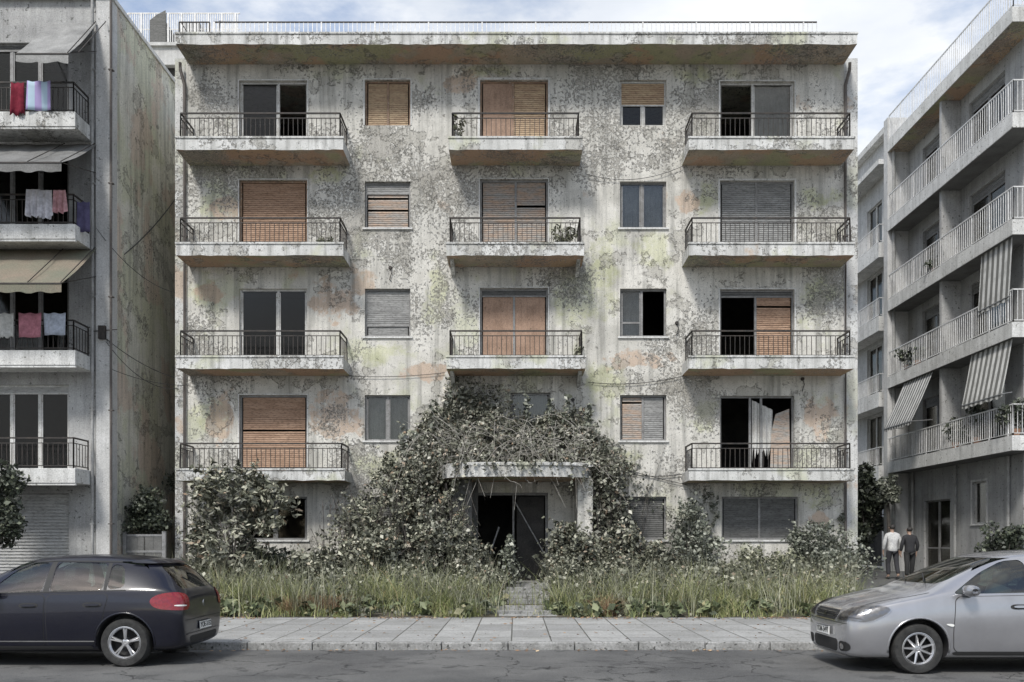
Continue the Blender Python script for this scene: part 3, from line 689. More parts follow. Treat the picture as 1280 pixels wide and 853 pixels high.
mb = MB(); mb.box(PX(566, 24.0), PX(590, 24.0), 23.9, 24.98, .15, zb - .001); mb.build('porch_wall', M['dim_wall'], block)
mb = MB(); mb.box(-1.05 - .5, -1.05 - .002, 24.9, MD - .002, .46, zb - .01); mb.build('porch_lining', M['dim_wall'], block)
a0, a1, z0, z1 = ENT
mb = MB()
fr.box(mb, a0, a0 + .07, z0, z1, -.2, -.1); fr.box(mb, a1 - .07, a1, z0, z1, -.2, -.1); fr.box(mb, a0 + .07, a1 - .07, z1 - .07, z1, -.2, -.1)
fr.box(mb, a0 + 1.08, a0 + 1.13, z0, z1 - .07, -.19, -.11)
ed = mb.build('entrance_door', M['frame_grey'], block)
mb = MB(); mb.box(a0 + 1.2, a1 - .1, MD + .26, MD + .29, z0, z1 - .1); mb.build('door_leaf', M['room'], ed)
mb = MB(); mb.bar((a0 + 1.15, MD + .12, z1 - .25), (a1 - .1, MD - .02, z0 + .75), .022); mb.bar((a0 + .2, MD + .3, z0), (a0 + .7, MD + .3, z0 + 1.5), .03); mb.build('fallen_bar', M['iron_grey'], ed)
mb = MB()
mb.box(-1.7, 1.75, 23.3, 24.98, .0, .46)
for i, (yy, zc) in enumerate(((22.95, .38), (22.6, .30), (22.25, .22), (21.9, .14))): mb.box(-.42 - .04 * i, .86 + .04 * i, yy, yy + .349, -.02, zc)
mb.build('steps', M['kerb'], block, bevel=.012)
mb = MB()
vs = [(-.35, SD + .1, .012), (.85, SD + .1, .012), (.8, 20.2, .075), (.84, 21.9, .12), (-.46, 21.9, .12), (-.4, 20.2, .075)]
mb.mesh(vs, [(0, 1, 2, 5), (5, 2, 3, 4)]); mb.box(-.52, .9, 19.6, 20.0, .02, .13); mb.box(-.55, .88, 20.9, 21.25, .05, .2)
mb.box(-.62, 1.0, 18.9, 19.3, .0, .075)
o = mb.build('garden_path', M['kerb']); o['kind'] = 'structure'

# ================================================================ building at the left edge of the street
LDp, LB = 23.94, 22.96; LX = -10.74; LZ = 15.95
nb = thing('neighbour_apartment_block', 'grey apartment block with laundry and awnings, standing beside the narrow gap', 'building', (-15, LDp, 0))
fl = FR(LDp)
LF = [0.0, 3.42, 6.43, 9.65, 12.52, 15.6]
holes = []; XL = (PX(-60, LDp), PX(86, LDp))
for f in (1, 2, 3, 4): holes.append((XL[0], XL[1], LF[f] + .02, LF[f] + 2.3))
gar = (PX(-40, LDp), PX(86, LDp), .02, zz(617, LDp)); holes.append(gar)
mb = MB(); fl.wall(mb, -22, PX(122, LDp), -.1, LZ, holes, .3); mb.build('front_wall', M['grey_wall'], nb)
mb = MB(); mb.box(PX(122, LDp), LX, LDp - .10, LDp + .3, -.1, LZ); mb.build('corner_pilaster', M['light_wall'], nb)
mb = MB(); mb.box(LX - .25, LX - .001, LDp + .301, 38, -.1, LZ); mb.box(-22, LX - .26, 37.7, 38, -.1, LZ); mb.box(-22, LX - .26, LDp + .3, 37.7, LZ - .3, LZ - .05); mb.box(-22, -21.8, LDp + .3, 37.7, -.1, LZ - .31)
mb.build('side_wall', M['side'], nb)
mb = MB(); mb.box(-22, LX + .04, LDp - .16, LDp + .3, LZ, LZ + .12); mb.box(LX - .35, LX + .04, LDp + .3, 38, LZ, LZ + .12); mb.build('parapet_cap', M['concrete'], nb)
mb = MB()
for f in range(1, 5): mb.box(-21.7, LX - .3, LDp + .31, 33, LF[f] - .2, LF[f] - .002)
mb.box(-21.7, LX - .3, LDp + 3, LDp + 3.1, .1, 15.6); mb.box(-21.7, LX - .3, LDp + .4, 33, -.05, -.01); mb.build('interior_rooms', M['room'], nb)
BXR = PX(94, LB)
for f in (1, 2, 3, 4):
    x0, x1, z0, z1 = XL[0], XL[1], LF[f] + .02, LF[f] + 2.3
    opening(fl, x0, x1, z0, z1, [('dim', 1), ('dim', 1), ('dim', 1), ('dim', 1)], nb, 'balcony_door', fm='frame_white' if f == 1 else 'frame_grey', roll=('sh_pale', .07) if f == 1 else ('sh_dark', .05), label='balcony door with broad white frame' if f == 1 else None)
    th = .38
    mb = MB(); mb.box(-20.5, BXR, LB, LDp - .001, LF[f] - th, LF[f]); mb.box(-20.5, BXR, LB + .02, LB + .1, LF[f] - th - .06, LF[f] - th - .001)
    o = mb.build('balcony', M['concrete'] if f != 4 else M['slab'], nb, bevel=.01)
    railing([(-20.4, LB + .08), (BXR - .08, LB + .08), (BXR - .08, LDp - .12)], LF[f], .78, o, M['iron'], step=.13)
mb = MB(); x0, x1, z0, z1 = gar; z = z0
while z < z1 - .02:
    fl.box(mb, x0 + .04, x1 - .04, z, z + .05, -.12, -.10); fl.box(mb, x0 + .04, x1 - .04, z + .05, z + .085, -.15, -.13); z += .085
mb.build('garage_shutter', M['sh_pale'], nb)
def awning(x0, x1, yw, zw, yf, zf, parent, m, val=.2, folds=7, label=None):
    mb = MB(); n = max(4, int((x1 - x0) / .12)); rows = 5
    P = lambda i, j: (x0 + (x1 - x0) * i / n, yw + (yf - yw) * j / rows, zw + (zf - zw) * j / rows - .07 * math.sin(math.pi * j / rows) + .012 * math.sin(i * 1.1))
    for i in range(n):
        for j in range(rows): mb.face([P(i, j + 1), P(i + 1, j + 1), P(i + 1, j), P(i, j)])
        a, c = P(i, rows), P(i + 1, rows); w1 = .05 * abs(math.sin(i * .8)); w2 = .05 * abs(math.sin((i + 1) * .8))
        mb.face([(a[0], a[1] - .01, a[2] - val - w1), (c[0], c[1] - .01, c[2] - val - w2), c, a])
    mb.bar((x0, yf, zf - .01), (x1, yf, zf - .01), .022, 1)
    for X in (x0 + .02, x1 - .02, (x0 + x1) / 2 + .3): mb.bar((X, yf, zf), (X, yw, zw - .75), .014, 1); 
    for X in (x1 - .02, (x0 + x1) / 2 + .9): mb.bar((X, yf - .005, zf + .02), (X, yw - .03, zw + .02), .012, 1)
    return mb.build('awning', [m, M['iron']], parent, label=label, weld=True, smooth=True, sharp=50)
M['awn_grey'] = dirty('grey_canvas', (.24, .24, .235), (.15, .15, .145), 2, .9, spec=.1)
M['awn_pale'] = dirty('pale_canvas', (.34, .34, .33), (.22, .22, .215), 2, .9, spec=.1)
M['awn_tan'] = dirty('faded_tan_canvas', (.26, .215, .17), (.19, .195, .15), .9, .9, spec=.1)
awning(PX(28, 22.6), PX(93, 22.6), LDp - .12, PZ(32, LDp), 22.3, PZ(67, 22.3), nb, M['awn_pale'], label='pale canvas awning on the top visible balcony')
awning(PX(-80, 22.6), PX(92, 22.6), LDp - .1, PZ(183, LDp), 22.0, PZ(203, 22.0), nb, M['awn_grey'], label='grey canvas awning')
awning(PX(-80, 22.6), PX(92, 22.6), LDp - .1, PZ(312, LDp), 22.0, PZ(354, 22.0), nb, M['awn_tan'], label='faded tan awning with ragged valance')
for X, r, m in ((PX(119, LDp), .04, 'pipe'), (PX(143, LDp) - .02, .035, 'pipe_dark')):
    mb = MB(); mb.tube([(X, LDp - .16, .1), (X, LDp - .16, LZ - .1)], r, 0, 8)
    for z in (2, 5, 8, 11, 14): mb.box(X - .06, X + .06, LDp - .2, LDp - .08, z, z + .03)
    mb.build('drainpipe', M[m], nb)
mb = MB(); X = PX(131, LDp)
mb.box(X - .09, X + .09, LDp - .2, LDp - .101, 6.9, 7.25); mb.bar((X - .3, LDp - .16, 7.1), (X + .4, LDp - .16, 7.15), .015); mb.build('cable_box', M['iron'], nb)

# laundry
def cloth(name, label, cat, px0, px1, py0, py1, D, m, wav=.04, rag=0, side=False, grp='laundry hanging on the balconies'):
    mb = MB(); n = 12; rows = 6; x0, x1 = PX(px0, D), PX(px1, D); z1, z0 = PZ(py0, D), PZ(py1, D); ph = random.random() * 6; sw = random.uniform(.7, 1.3)
    cut = [random.uniform(0, rag) for _ in range(n + 1)]
    def P(i, j):
        t = j / rows; u = i / n; X = x0 + (x1 - x0) * (u + .03 * t * math.sin(ph + u * 3)); Z = z1 - (z1 - z0 - cut[i]) * t - .03 * math.sin(math.pi * u * 2) ** 2 * (1 - t)
        Y = D + wav * (t * .8 + .2) * math.sin(u * 8 * sw + ph)
        return (X, Y, Z) if not side else (x0, D + (x1 - x0) * u, Z)
    for i in range(n):
        for j in range(rows): mb.face([P(i, j + 1), P(i + 1, j + 1), P(i + 1, j), P(i, j)])
    o = mb.build(name, m, smooth=True, weld=True); sol = o.modifiers.new('t', 'SOLIDIFY'); sol.thickness = .006
    return tag(o, label, cat, grp)
def garment(name, label, px0, px1, py0, py1, D, m):
    """a shirt hung by its hem: body, two sleeves"""
    x0, x1 = PX(px0, D), PX(px1, D); z1, z0 = PZ(py0, D), PZ(py1, D); W = x1 - x0; H_ = z1 - z0
    out_ = [(0, 1), (1, 1), (.98, .45), (1.12, .12), (.95, .02), (.80, .3), (.72, .0), (.58, .06), (.42, .05), (.28, 0), (.2, .3), (.05, .02), (-.12, .12), (.02, .45)]
    bm = bmesh.new(); vv = [bm.verts.new((x0 + a * W, D, z0 + b_ * H_)) for a, b_ in out_]; bm.faces.new(vv)
    bmesh.ops.triangulate(bm, faces=bm.faces[:])
    for k in range(1, 14): bmesh.ops.bisect_plane(bm, geom=bm.verts[:] + bm.edges[:] + bm.faces[:], plane_co=(x0 - .12 * W + 1.24 * W * k / 14, 0, 0), plane_no=(1, 0, 0))
    ph = random.random() * 5
    for v in bm.verts: v.co.y += .045 * math.sin((v.co.x - x0) / W * 14 + ph) * (1.2 - (v.co.z - z0) / H_)
    me = bpy.data.meshes.new(name); bm.to_mesh(me); bm.free(); me.materials.append(m); o = link_mesh(name, me); sol = o.modifiers.new('t', 'SOLIDIFY'); sol.thickness = .008
    return tag(o, label, 'clothing', 'laundry hanging on the balconies')
fab = lambda n_, c: dirty(n_, c, tuple(x * .72 for x in c), 6, .95, spec=.05, fine=14)
YL = LB + .0
cloth('red_cloth', 'dark red cloth hung over the balcony corner of the top floor', 'cloth', 14, 30, 103, 146, YL - .05, fab('red_cotton', (.22, .035, .055)), .05, .1)
cloth('towel', 'blue and lilac towel on the top balcony rail next to red cloth', 'towel', 34, 63, 101, 138, YL - .04, stripemat('lilac_blue', (.36, .30, .52), (.40, .52, .62), 3.1, 0, .1))
M['w1'] = fab('white_cotton', (.72, .71, .76)); M['p1'] = fab('pink_cotton', (.62, .36, .38)); M['w2'] = fab('offwhite_cotton', (.68, .68, .65)); M['pv'] = fab('purple_cotton', (.12, .11, .20)); M['pb'] = fab('pale_blue_cotton', (.55, .60, .70)); M['pk'] = fab('rose_cotton', (.55, .24, .29))
garment('shirt', 'white shirt on the balcony line above the tan awning, nearest the pink clothes', 48, 65, 238, 274, YL - .04, M['w1'])
garment('shirt', 'white shirt on the balcony line above the tan awning, farthest from the pink clothes', 33, 50, 237, 272, YL - .06, M['w1'])
garment('shirt', 'pink patterned shirt hanging next to the two white shirts', 67, 82, 238, 267, YL - .05, M['p1'])
cloth('bedsheet', 'dark purple sheet over the side railing beside the pink shirt', 'sheet', 96, 112, 252, 290, YL + .25, M['pv'], .03)
cloth('towel', 'off-white cloth on the rail beneath the tan awning, beside the rose towel', 'towel', -6, 17, 391, 424, YL - .05, M['w2'], .04, .08)
cloth('towel', 'rose pink towel between two pale cloths beneath the tan awning', 'towel', 23, 52, 391, 422, YL - .05, M['pk'])
cloth('towel', 'pale blue towel beside the rose towel, nearest the drainpipe', 'towel', 54, 82, 391, 419, YL - .04, M['pb'])

# ---------------------------------------------------------------- gap between the two blocks
gw = thing('garden_gate', 'low grey panelled gate closing the gap between the two blocks', 'gate', (-10.1, 24.4, 0))
mb = MB(); gx0, gx1 = LX + .05, BX0 - .03; y = 24.45; zt = PZ(668, y)
mb.box(gx0, gx0 + .1, y, y + .1, 0, zt + .08); mb.box(gx1 - .1, gx1, y, y + .1, 0, zt + .08); mb.box(gx0 + .1, gx1 - .1, y + .02, y + .08, zt - .06, zt); mb.box(gx0 + .1, gx1 - .1, y + .02, y + .08, .05, .12); mb.box(gx0 + .1, gx1 - .1, y + .02, y + .08, zt - .5, zt - .44)
mb.build('gate_frame', M['iron_grey'], gw)
mb = MB(); mb.box(gx0 + .1, (gx0 + gx1) / 2 - .02, y + .035, y + .06, .12, zt - .06); mb.box((gx0 + gx1) / 2 + .02, gx1 - .1, y + .035, y + .06, .12, zt - .06)
for k in range(5): X = gx0 + .15 + k * .22; mb.box(X, X + .015, y + .028, y + .034, .12, zt - .06)
mb.build('gate_panel', M['dim_wall'], gw)
def bush(name, label, cat, cs, r, n, size, m, parent_loc, group=None, stems=True, squash=1.0, elong=1.5):
    t = thing(name, label, cat, parent_loc, group)
    sz_ = 1
    cs = np.asarray(cs, float)
    if stems:
        mb = MB(); b0 = Vector(parent_loc)
        for c in cs[:: max(1, len(cs) // 10)]:
            c = Vector(c); mid = b0.lerp(c, .5) + Vector((random.uniform(-.1, .1), random.uniform(-.1, .1), .1))
            mb.tube([b0 + Vector((random.uniform(-.08, .08), random.uniform(-.08, .08), -.02)), mid, c], .022, 0, 5, taper=.006)
        mb.build('trunk' if cat == 'tree' else 'stem', M['bark'], t)
    A_ = clumps(cs + rng.normal(0, .08, cs.shape), r * 1.05, int(n * .85), squash); leaves('crown' if cat == 'tree' else 'foliage', np.vstack([A_, ragged(A_, int(n / 55), .42)]), size * .88, m, t, elong)
    return t
def blob(n, x, y, z, rnd=1.0):
    """n clump centres inside an ellipsoid"""
    d = rng.normal(size=(n, 3)); d /= np.linalg.norm(d, axis=1)[:, None]; d *= (rng.uniform(0, 1, n) ** .4)[:, None]
    return np.stack([x[0] + d[:, 0] * x[1], y[0] + d[:, 1] * y[1], z[0] + d[:, 2] * z[1]], 1)
bush('hedge', 'dark leafy shrub rising behind the low gate in the gap', 'shrub', blob(26, (-10.12, .5), (25.0, .4), (PZ(640, 25), .55)), .32, 5200, .07, M['dark_leaf'], (-10.1, 25.0, 0), elong=1.6)
bush('wall_shrub', 'thin shrub growing high against the blind side wall above the gate', 'shrub', blob(9, (-10.4, .25), (27.5, .5), (PZ(598, 27.5), .45)), .25, 900, .07, M['dark_leaf'], (-10.4, 27.5, 0))

# pale building seen far behind the gap, above the roofs
rb = thing('rear_building', 'pale stepped building with roof fence behind the gap', 'building', (-18, 41, 0))
D = 40.0
mb = MB(); f2 = FR(D); f2.wall(mb, PX(120, D), PX(300, D), 0, PZ(58, D), [(PX(205, D), PX(221, D), PZ(96, D), PZ(81, D))], .3); mb.box(PX(120, D), PX(300, D), D + .01, 46, PZ(58, D) - .3, PZ(58, D)); mb.box(PX(120, D) - .1, PX(300, D) + .1, D - .12, D - .001, PZ(58, D) - .02, PZ(58, D) + .12)
mb.build('wall', M['light_wall'], rb)
mb = MB(); mb.box(PX(200, D), PX(226, D), D + .31, D + .33, PZ(98, D), PZ(80, D)); mb.build('window', M['room'], rb)
mb = MB(); zt = PZ(17, D); z0 = PZ(57, D)
mb.bar((PX(160, D), D, zt), (PX(300, D), D, zt), .03); mb.bar((PX(160, D), D, (zt + z0) / 2), (PX(300, D), D, (zt + z0) / 2), .02)
for i in range(50): X = PX(160 + i * 2.8, D); mb.bar((X, D, z0), (X, D, zt), .022 if i % 6 else .05)
mb.build('roof_fence', M['iron_white'], rb)
mb = MB(); mb.mesh([(PX(188, D), D - .08, z0), (PX(208, D), D - .08, z0), (PX(208, D), D - .08, zt + .1), (PX(197, D), D - .08, zt - .1), (PX(188, D), D - .08, zt - .35)], [(0, 1, 2, 3, 4)]); mb.box(PX(188, D), PX(208, D), D - .07, D + 1.5, z0, zt - .4)
mb.build('roof_hut', M['sh_dark'], rb)
mb = MB(); mb.box(PX(214, D), PX(240, D), D + 1, D + 3, z0, zt + .15); mb.build('stair_tower', M['light_wall'], rb)

# cables strung across the gap and along the façade
def cable(label, a, b_, sag, r=.011, n=14, grp='cables strung on the facades'):
    mb = MB(); a = Vector(a); b_ = Vector(b_); mb.tube([a.lerp(b_, i / n) - Vector((0, 0, sag * 4 * (i / n) * (1 - i / n))) for i in range(n + 1)], r, 0, 5)
    return tag(mb.build('cable', M['wire']), label, 'cable', grp)
Q = lambda px, py, D: (PX(px, D), D, PZ(py, D))
cable('thick cable from the box on the corner pilaster across the gap', Q(133, 424, 23.8), Q(218, 472, 24.9), .12)
cable('second cable from the pilaster box, sagging lower across the gap', Q(133, 428, 23.8), Q(222, 486, 24.9), .35, .009)
cable('thin cable from the grey balcony crossing the gap high up', Q(120, 285, 23.7), Q(219, 366, 24.9), .3, .008)
cable('thin wire low across the gap above the shrub', Q(140, 462, 23.8), Q(232, 482, 24.9), .1, .008)
cable('cable down the blind side wall from its roof edge', (LX + .03, 31.5, 15.6), (LX + .04, 24.6, 9.4), .4, .014)
cable('cable sagging between second and third window columns under the top floor', Q(733, 218, 24.94), Q(853, 208, 24.94), .25, .008)
cable('cable on the plaster between first floor window and balcony end', Q(735, 478, 24.95), Q(855, 470, 24.95), .12, .009)
cable('lower cable on the plaster running from canopy to first floor balcony', Q(775, 590, 24.95), Q(858, 592, 24.95), .1, .01)
cable('loose cable on the plaster dropping from the lowest balcony end', Q(775, 585, 24.95), Q(858, 606, 24.95), .02, .009)
cable('cable stretched below the second floor slabs', Q(436, 470, 24.95), Q(556, 466, 24.95), .06, .008)
cable('thin cable joining drainpipe and pilaster beside the blue sky gap', Q(1056, 290, 24.9), Q(1076, 240, 26), .05, .008)

# ================================================================ buildings on the side street
XW, XB = 15.0, 14.2
rbl = thing('balcony_apartment_block', 'pale apartment block with long wraparound balconies and striped awnings', 'building', (18, 26, .3))
fs = Frame((XW, 0, 0), (0, 1, 0), (-1, 0, 0)); ff = FR(26.6)
RF = [.35, 4.59, 7.80, 10.78, 13.83, 16.9]
RFz = [(CH + (678 - y_) / 33.0) for y_ in (577, 470, 373, 272, 172)]
D0, D1 = 26.6, 34.4
holes = [(31.1, 33.1, .4, PZ(625, 32) ), (28.7, 29.6, PZ(655, 29.1), PZ(602, 29.1))]
wins = []
for k in range(4):
    for (a, c) in ((27.6, 29.8), (31.2, 33.2)): wins.append((a, c, RFz[k] + .03, RFz[k] + 2.2))
RT = RFz[4] - .001
mb = MB(); fs.wall(mb, D0, D1, -.1, RT, holes + wins, .2); mb.build('street_wall', M['grey_wall'], rbl)
fholes = [(16.0, 18.0, RFz[k] + .03, RFz[k] + 2.2) for k in range(4)] + [(16.2, 17.5, 1.2, 3.0)]
mb = MB(); ff.wall(mb, XW, 30, -.1, RT, fholes, .2); mb.build('front_wall', M['grey_wall'], rbl)
mb = MB(); mb.box(XB, 16.2, D1, D1 + .35, .2, RT + .9); mb.box(XW, 30, D1 + .35, D1 + .5, 0, RT); mb.build('end_wall', M['light_wall'], rbl)
mb = MB()
for k in range(5): mb.box(XW + .21, 24, D0 + .21, D1 - .1, RFz[k] - .2, RFz[k] - .002)
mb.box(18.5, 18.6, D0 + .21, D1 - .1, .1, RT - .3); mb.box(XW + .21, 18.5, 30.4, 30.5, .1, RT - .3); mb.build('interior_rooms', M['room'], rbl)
for (a, c, z0, z1) in wins: opening(fs, a, c, z0, z1, [('dim', 1), ('dim', 1)], rbl, 'balcony_door', fm='frame_grey', roll=('sh_grey', .12))
for (a, c, z0, z1) in fholes[:-1]: opening(ff, a, c, z0, z1, [('dim', 1), ('dim', 1)], rbl, 'balcony_door', fm='frame_grey', roll=('sh_grey', .2))
opening(ff, *fholes[-1], [('dim', 1), ('dim', 1)], rbl, 'window', fm='frame_grey')
opening(fs, *holes[1], [('dim', 1)], rbl, 'window', fm='frame_white', sill=True, surround=.07)
opening(fs, *holes[0], [('dim', 1), ('dim', 1)], rbl, 'entrance_door', fm='frame_grey', transom=.9, label='dark glazed street door')
BF = 25.75
for k in range(5):
    z = RFz[k]; th = .43
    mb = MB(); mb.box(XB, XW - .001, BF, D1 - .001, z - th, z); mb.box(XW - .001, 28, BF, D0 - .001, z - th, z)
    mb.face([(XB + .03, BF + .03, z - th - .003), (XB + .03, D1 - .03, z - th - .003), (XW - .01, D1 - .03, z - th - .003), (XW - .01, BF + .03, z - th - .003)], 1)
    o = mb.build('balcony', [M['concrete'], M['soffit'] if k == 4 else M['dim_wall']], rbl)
    railing([(XB + .05, D1 - .02), (XB + .05, BF + .05), (27.9, BF + .05)], z, .95 if k else .9, o, M['iron_white'], step=.13, double=False, bar=.011, post=8, top_r=.024)
mb = MB(); mb.box(XW + .002, 30, D0 + .002, D1 - .002, RT - .2, RT + .04); mb.build('roof_slab', M['concrete'], rbl)
mb = MB(); mb.box(19, 29, D0 + 3, D1 - 1, RT + .041, RT + 2.8); mb.build('roof_room', M['light_wall'], rbl)
# divider walls and pipes under the balconies
mb = MB()
for k in range(4): mb.box(XB + .15, XW - .002, 30.35, 30.5, RFz[k] + .001, RFz[k+1] - .44)
mb.build('balcony_divider', M['grey_wall'], rbl)
for (y_, r, m) in ((33.9, .05, 'pipe'), (30.6, .05, 'pipe'), (27.3, .05, 'pipe')):
    mb = MB(); mb.tube([(XW - .07, y_, .4), (XW - .07, y_, RFz[0] - .44)], r, 0, 8); mb.build('drainpipe', M[m], rbl)
mb = MB(); mb.tube([(XB + .2, D1 - .1, .4), (XB + .2, D1 - .1, RT)], .06, 0, 8); mb.build('drainpipe', M['pipe'], rbl)
# striped awnings hanging on the street side
M['stripe'] = stripemat('striped_canvas', (.55, .55, .54), (.13, .13, .13), 4.6, 1); M['stripe2'] = stripemat('broad_striped_canvas', (.60, .60, .58), (.17, .17, .16), 3.4, 1)
def side_awning(y0, y1, zt, zb, out_, m, label, scal=.12):
    mb = MB(); n = int((y1 - y0) / .1); rows = 6
    def P(i, j):
        t = j / rows; return (XB + .12 - out_ * t, y0 + (y1 - y0) * i / n, zt - (zt - zb) * t - .04 * math.sin(math.pi * t) + .01 * math.sin(i * 1.4))
    for i in range(n):
        for j in range(rows): mb.face([P(i, j), P(i, j + 1), P(i + 1, j + 1), P(i + 1, j)])
        a, c = P(i, rows), P(i + 1, rows); s1 = scal * (.6 + .4 * abs(math.sin(i * .7))); s2 = scal * (.6 + .4 * abs(math.sin((i + 1) * .7)))
        mb.face([a, (a[0], a[1], a[2] - s1), (c[0], c[1], c[2] - s2), c])
    mb.bar(P(0, rows), P(n, rows), .02, 1)
    for k in (0, n): p = P(k, rows); mb.bar(p, (XB + .1, p[1], zb + .05), .014, 1)
    return mb.build('awning', [m, M['iron_grey']], rbl, label=label, weld=True, smooth=True, sharp=50)
side_awning(30.9, 33.2, RFz[1] - .44, PZ(527, 31), .75, M['stripe'], 'striped awning let down over the lowest balcony')
side_awning(25.95, 28.3, RFz[1] - .44, PZ(497, 26.6), .3, M['stripe2'], 'broad striped awning of the second balcony')
side_awning(25.95, 27.7, RFz[2] - .44, PZ(380, 26.8), .1, M['stripe2'], 'broad striped awning hanging straight on the third balcony')
# plants on those balconies
def pot_plant(label, x, y, z, r, n, m=M['dark_leaf'] if 'dark_leaf' in M else None, h=.5, grp='potted plants on the balconies'):
    t = thing('potted_plant', label, 'plant', (x, y, z), grp)
    mb = MB(); mb.lathe([(0, .001), (0, .09), (.2, .13), (.22, .13), (.21, .11), (.16, .001)], (x, y, z), 'Z', 12); mb.build('pot', M['plantpot'], t)
    cs = blob(7, (x, r * .8), (y, r * .8), (z + .2 + h * .5, h * .5)); mb = MB()
    for c in cs[:5]: mb.tube([(x, y, z + .16), Vector((x, y, z + .2)).lerp(Vector(c), .5), Vector(c)], .008, 0, 4)
    mb.build('stem', M['bark'], t); leaves('foliage', clumps(cs, r * .6, n), .07, m, t, 1.8)
    return t
M['plantpot'] = simple('terracotta', (.30, .17, .11), .8)
pot_plant('leafy potted plant at the far end of the second balcony of the pale block', 14.42, 33.2, RFz[1], .4, 420, M['dark_leaf'], .7)
pot_plant('small potted plant beside the leafy one on the second balcony', 14.42, 32.3, RFz[1], .35, 300, M['dark_leaf'], .5)
pot_plant('bushy potted plant beneath the broad striped awning', 14.45, 28.2, RFz[0], .45, 520, M['dark_leaf'], 1.0)
pot_plant('trailing potted plant on the lowest balcony of the pale block', 14.45, 29.6, RFz[0], .4, 420, M['dark_leaf'], .7)
pot_plant('large potted plant at the balcony corner above the silver car', 14.5, 26.1, RFz[0], .5, 600, M['dark_leaf'], .9)
pot_plant('small potted plant on the third balcony of the pale block', 14.42, 31.0, RFz[2], .3, 220, M['dark_leaf'], .4)
def balcony_weed(label, x, y, z, r, h, n):
    t = thing('balcony_weed', label, 'weed', (x, y, z), 'weeds rooted on the balconies'); mb = MB(); P_ = []
    for i in range(n):
        a_ = random.uniform(0, 6.28); tip = Vector((x + r * math.cos(a_), y + r * .5 * math.sin(a_), z + h * random.uniform(.5, 1.1))); p_ = [Vector((x, y, z)), Vector((x, y, z)).lerp(tip, .5) + Vector((0, 0, .08)), tip]; mb.tube(p_, .005, 0, 4, taper=.002)
        for j in range(12): P_.append(Vector(p_[0]).lerp(tip, random.uniform(.2, 1)) + Vector((random.gauss(0, .03), random.gauss(0, .03), random.gauss(.03, .03))))
    mb.build('stem', M['bark'], t); leaves('foliage', np.array([tuple(v) for v in P_]), .05, M['weed'], t, 2.4)
balcony_weed('spindly weed at the end of the top middle balcony', PX(574, 24.2), 24.2, FLO[4], .14, .75, 8)
balcony_weed('dry bushy weed behind the railing of the third floor middle balcony', PX(704, 24.3), 24.3, FLO[3], .36, .5, 26)
balcony_weed('low weed at the end of the balcony below the top one, beside brown shutter', PX(408, 24.3), 24.3, FLO[3], .2, .3, 9)
balcony_weed('small weed by the corner post of the second floor middle balcony', PX(722, 24.3), 24.3, FLO[2], .12, .35, 6)

mid = thing('corner_apartment_block', 'tall narrow apartment block with stacked corner balconies, down the side street', 'building', (17, 40, .4))
XM, DM = 15.45, 37.2; XMb, DMb = 14.75, 36.6
fm_ = Frame((XM, 0, 0), (0, 1, 0), (-1, 0, 0)); MFz = [CH + (678 - y_) * 36.6 / F for y_ in (582, 490, 395, 303)]
wh = [(38.0, 39.6, z + .03, z + 2.3) for z in MFz]
gd = (38.0, 44.0, .5, 3.1)
mb = MB(); fm_.wall(mb, DM, 48, 0, 18.4, wh + [gd], .2); FR(DM).wall(mb, XM, 24, 0, 18.4, [], .2); mb.box(XM + .3, 24, 47.8, 48, 0, 18.4); mb.build('wall', M['light_wall'], mid)
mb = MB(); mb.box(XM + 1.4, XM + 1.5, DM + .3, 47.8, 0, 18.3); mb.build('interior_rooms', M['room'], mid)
mb = MB(); mb.box(XM - .3, 24, DM - .3, 48, 18.4, 18.65); mb.build('roof_slab', M['concrete'], mid)
for (a, c, z0, z1) in wh: opening(fm_, a, c, z0, z1, [('dim', 1), ('dim', 1)], mid, 'balcony_door', fm='frame_white')
for i, z in enumerate(MFz):
    mb = MB(); mb.box(XMb, XM - .001, DMb, 46, z - .6, z); mb.box(XM - .001, 18, DMb, DM - .001, z - .6, z)
    o = mb.build('balcony', M['concrete'], mid)
    railing([(XMb + .05, 45.9), (XMb + .05, DMb + .05), (17.9, DMb + .05)], z, .75, o, M['iron_white'], step=.14, double=False, bar=.011, top_r=.022)
mb = MB(); mb.box(XMb, 18, DMb, 46, PZ(205, 36.6) , PZ(205, 36.6) + .2); mb.build('balcony', M['concrete'], mid)
# far greenery closing the side street
far = thing('far_building', 'plain grey building closing the far end of the side street', 'building', (12, 64, .5))
mb = MB(); FR(64).wall(mb, 4, 24, 0, 12, [(x_, x_ + 1.4, z_, z_ + 1.6) for x_ in (10, 13, 16, 19) for z_ in (1.4, 4.4, 7.4, 10)], .3); mb.box(4, 24, 64.4, 66, 0, 12); mb.build('wall', M['dim_wall'], far)
def tree(label, x, y, z, h, cr, n, m, size=.12, trunk_h=None, group=None, cx=1.0):
    t = thing('street_tree', label, 'tree', (x, y, z), group); th = trunk_h or h * .4; mb = MB()
    mb.tube([(x, y, z - .05), (x + .04, y, z + th * .5), (x - .02, y, z + th)], .1, 0, 8, taper=.06)
    cs = blob(26, (x, cr * cx), (y, cr), (z + th + (h - th) * .5, (h - th) * .5))
    for c in cs[::3]: c = Vector(c); p = Vector((x - .02, y, z + th)); mb.tube([p, p.lerp(c, .5) + Vector((0, 0, .1)), c], .035, 0, 5, taper=.008)
    mb.build('trunk', M['bark'], t); leaves('crown', clumps(cs, cr * .45, n), size, m, t)
    return t
tree('dark tree at the foot of the corner block in the side street', 13.75, 35.3, .45, 3.9, .85, 7000, M['dark_leaf'], .1, 1.0)
tree('low dark tree in the side street, beside the taller dark one', 13.7, 36.6, .45, 2.8, .6, 3500, M['dark_leaf'], .1, .7)
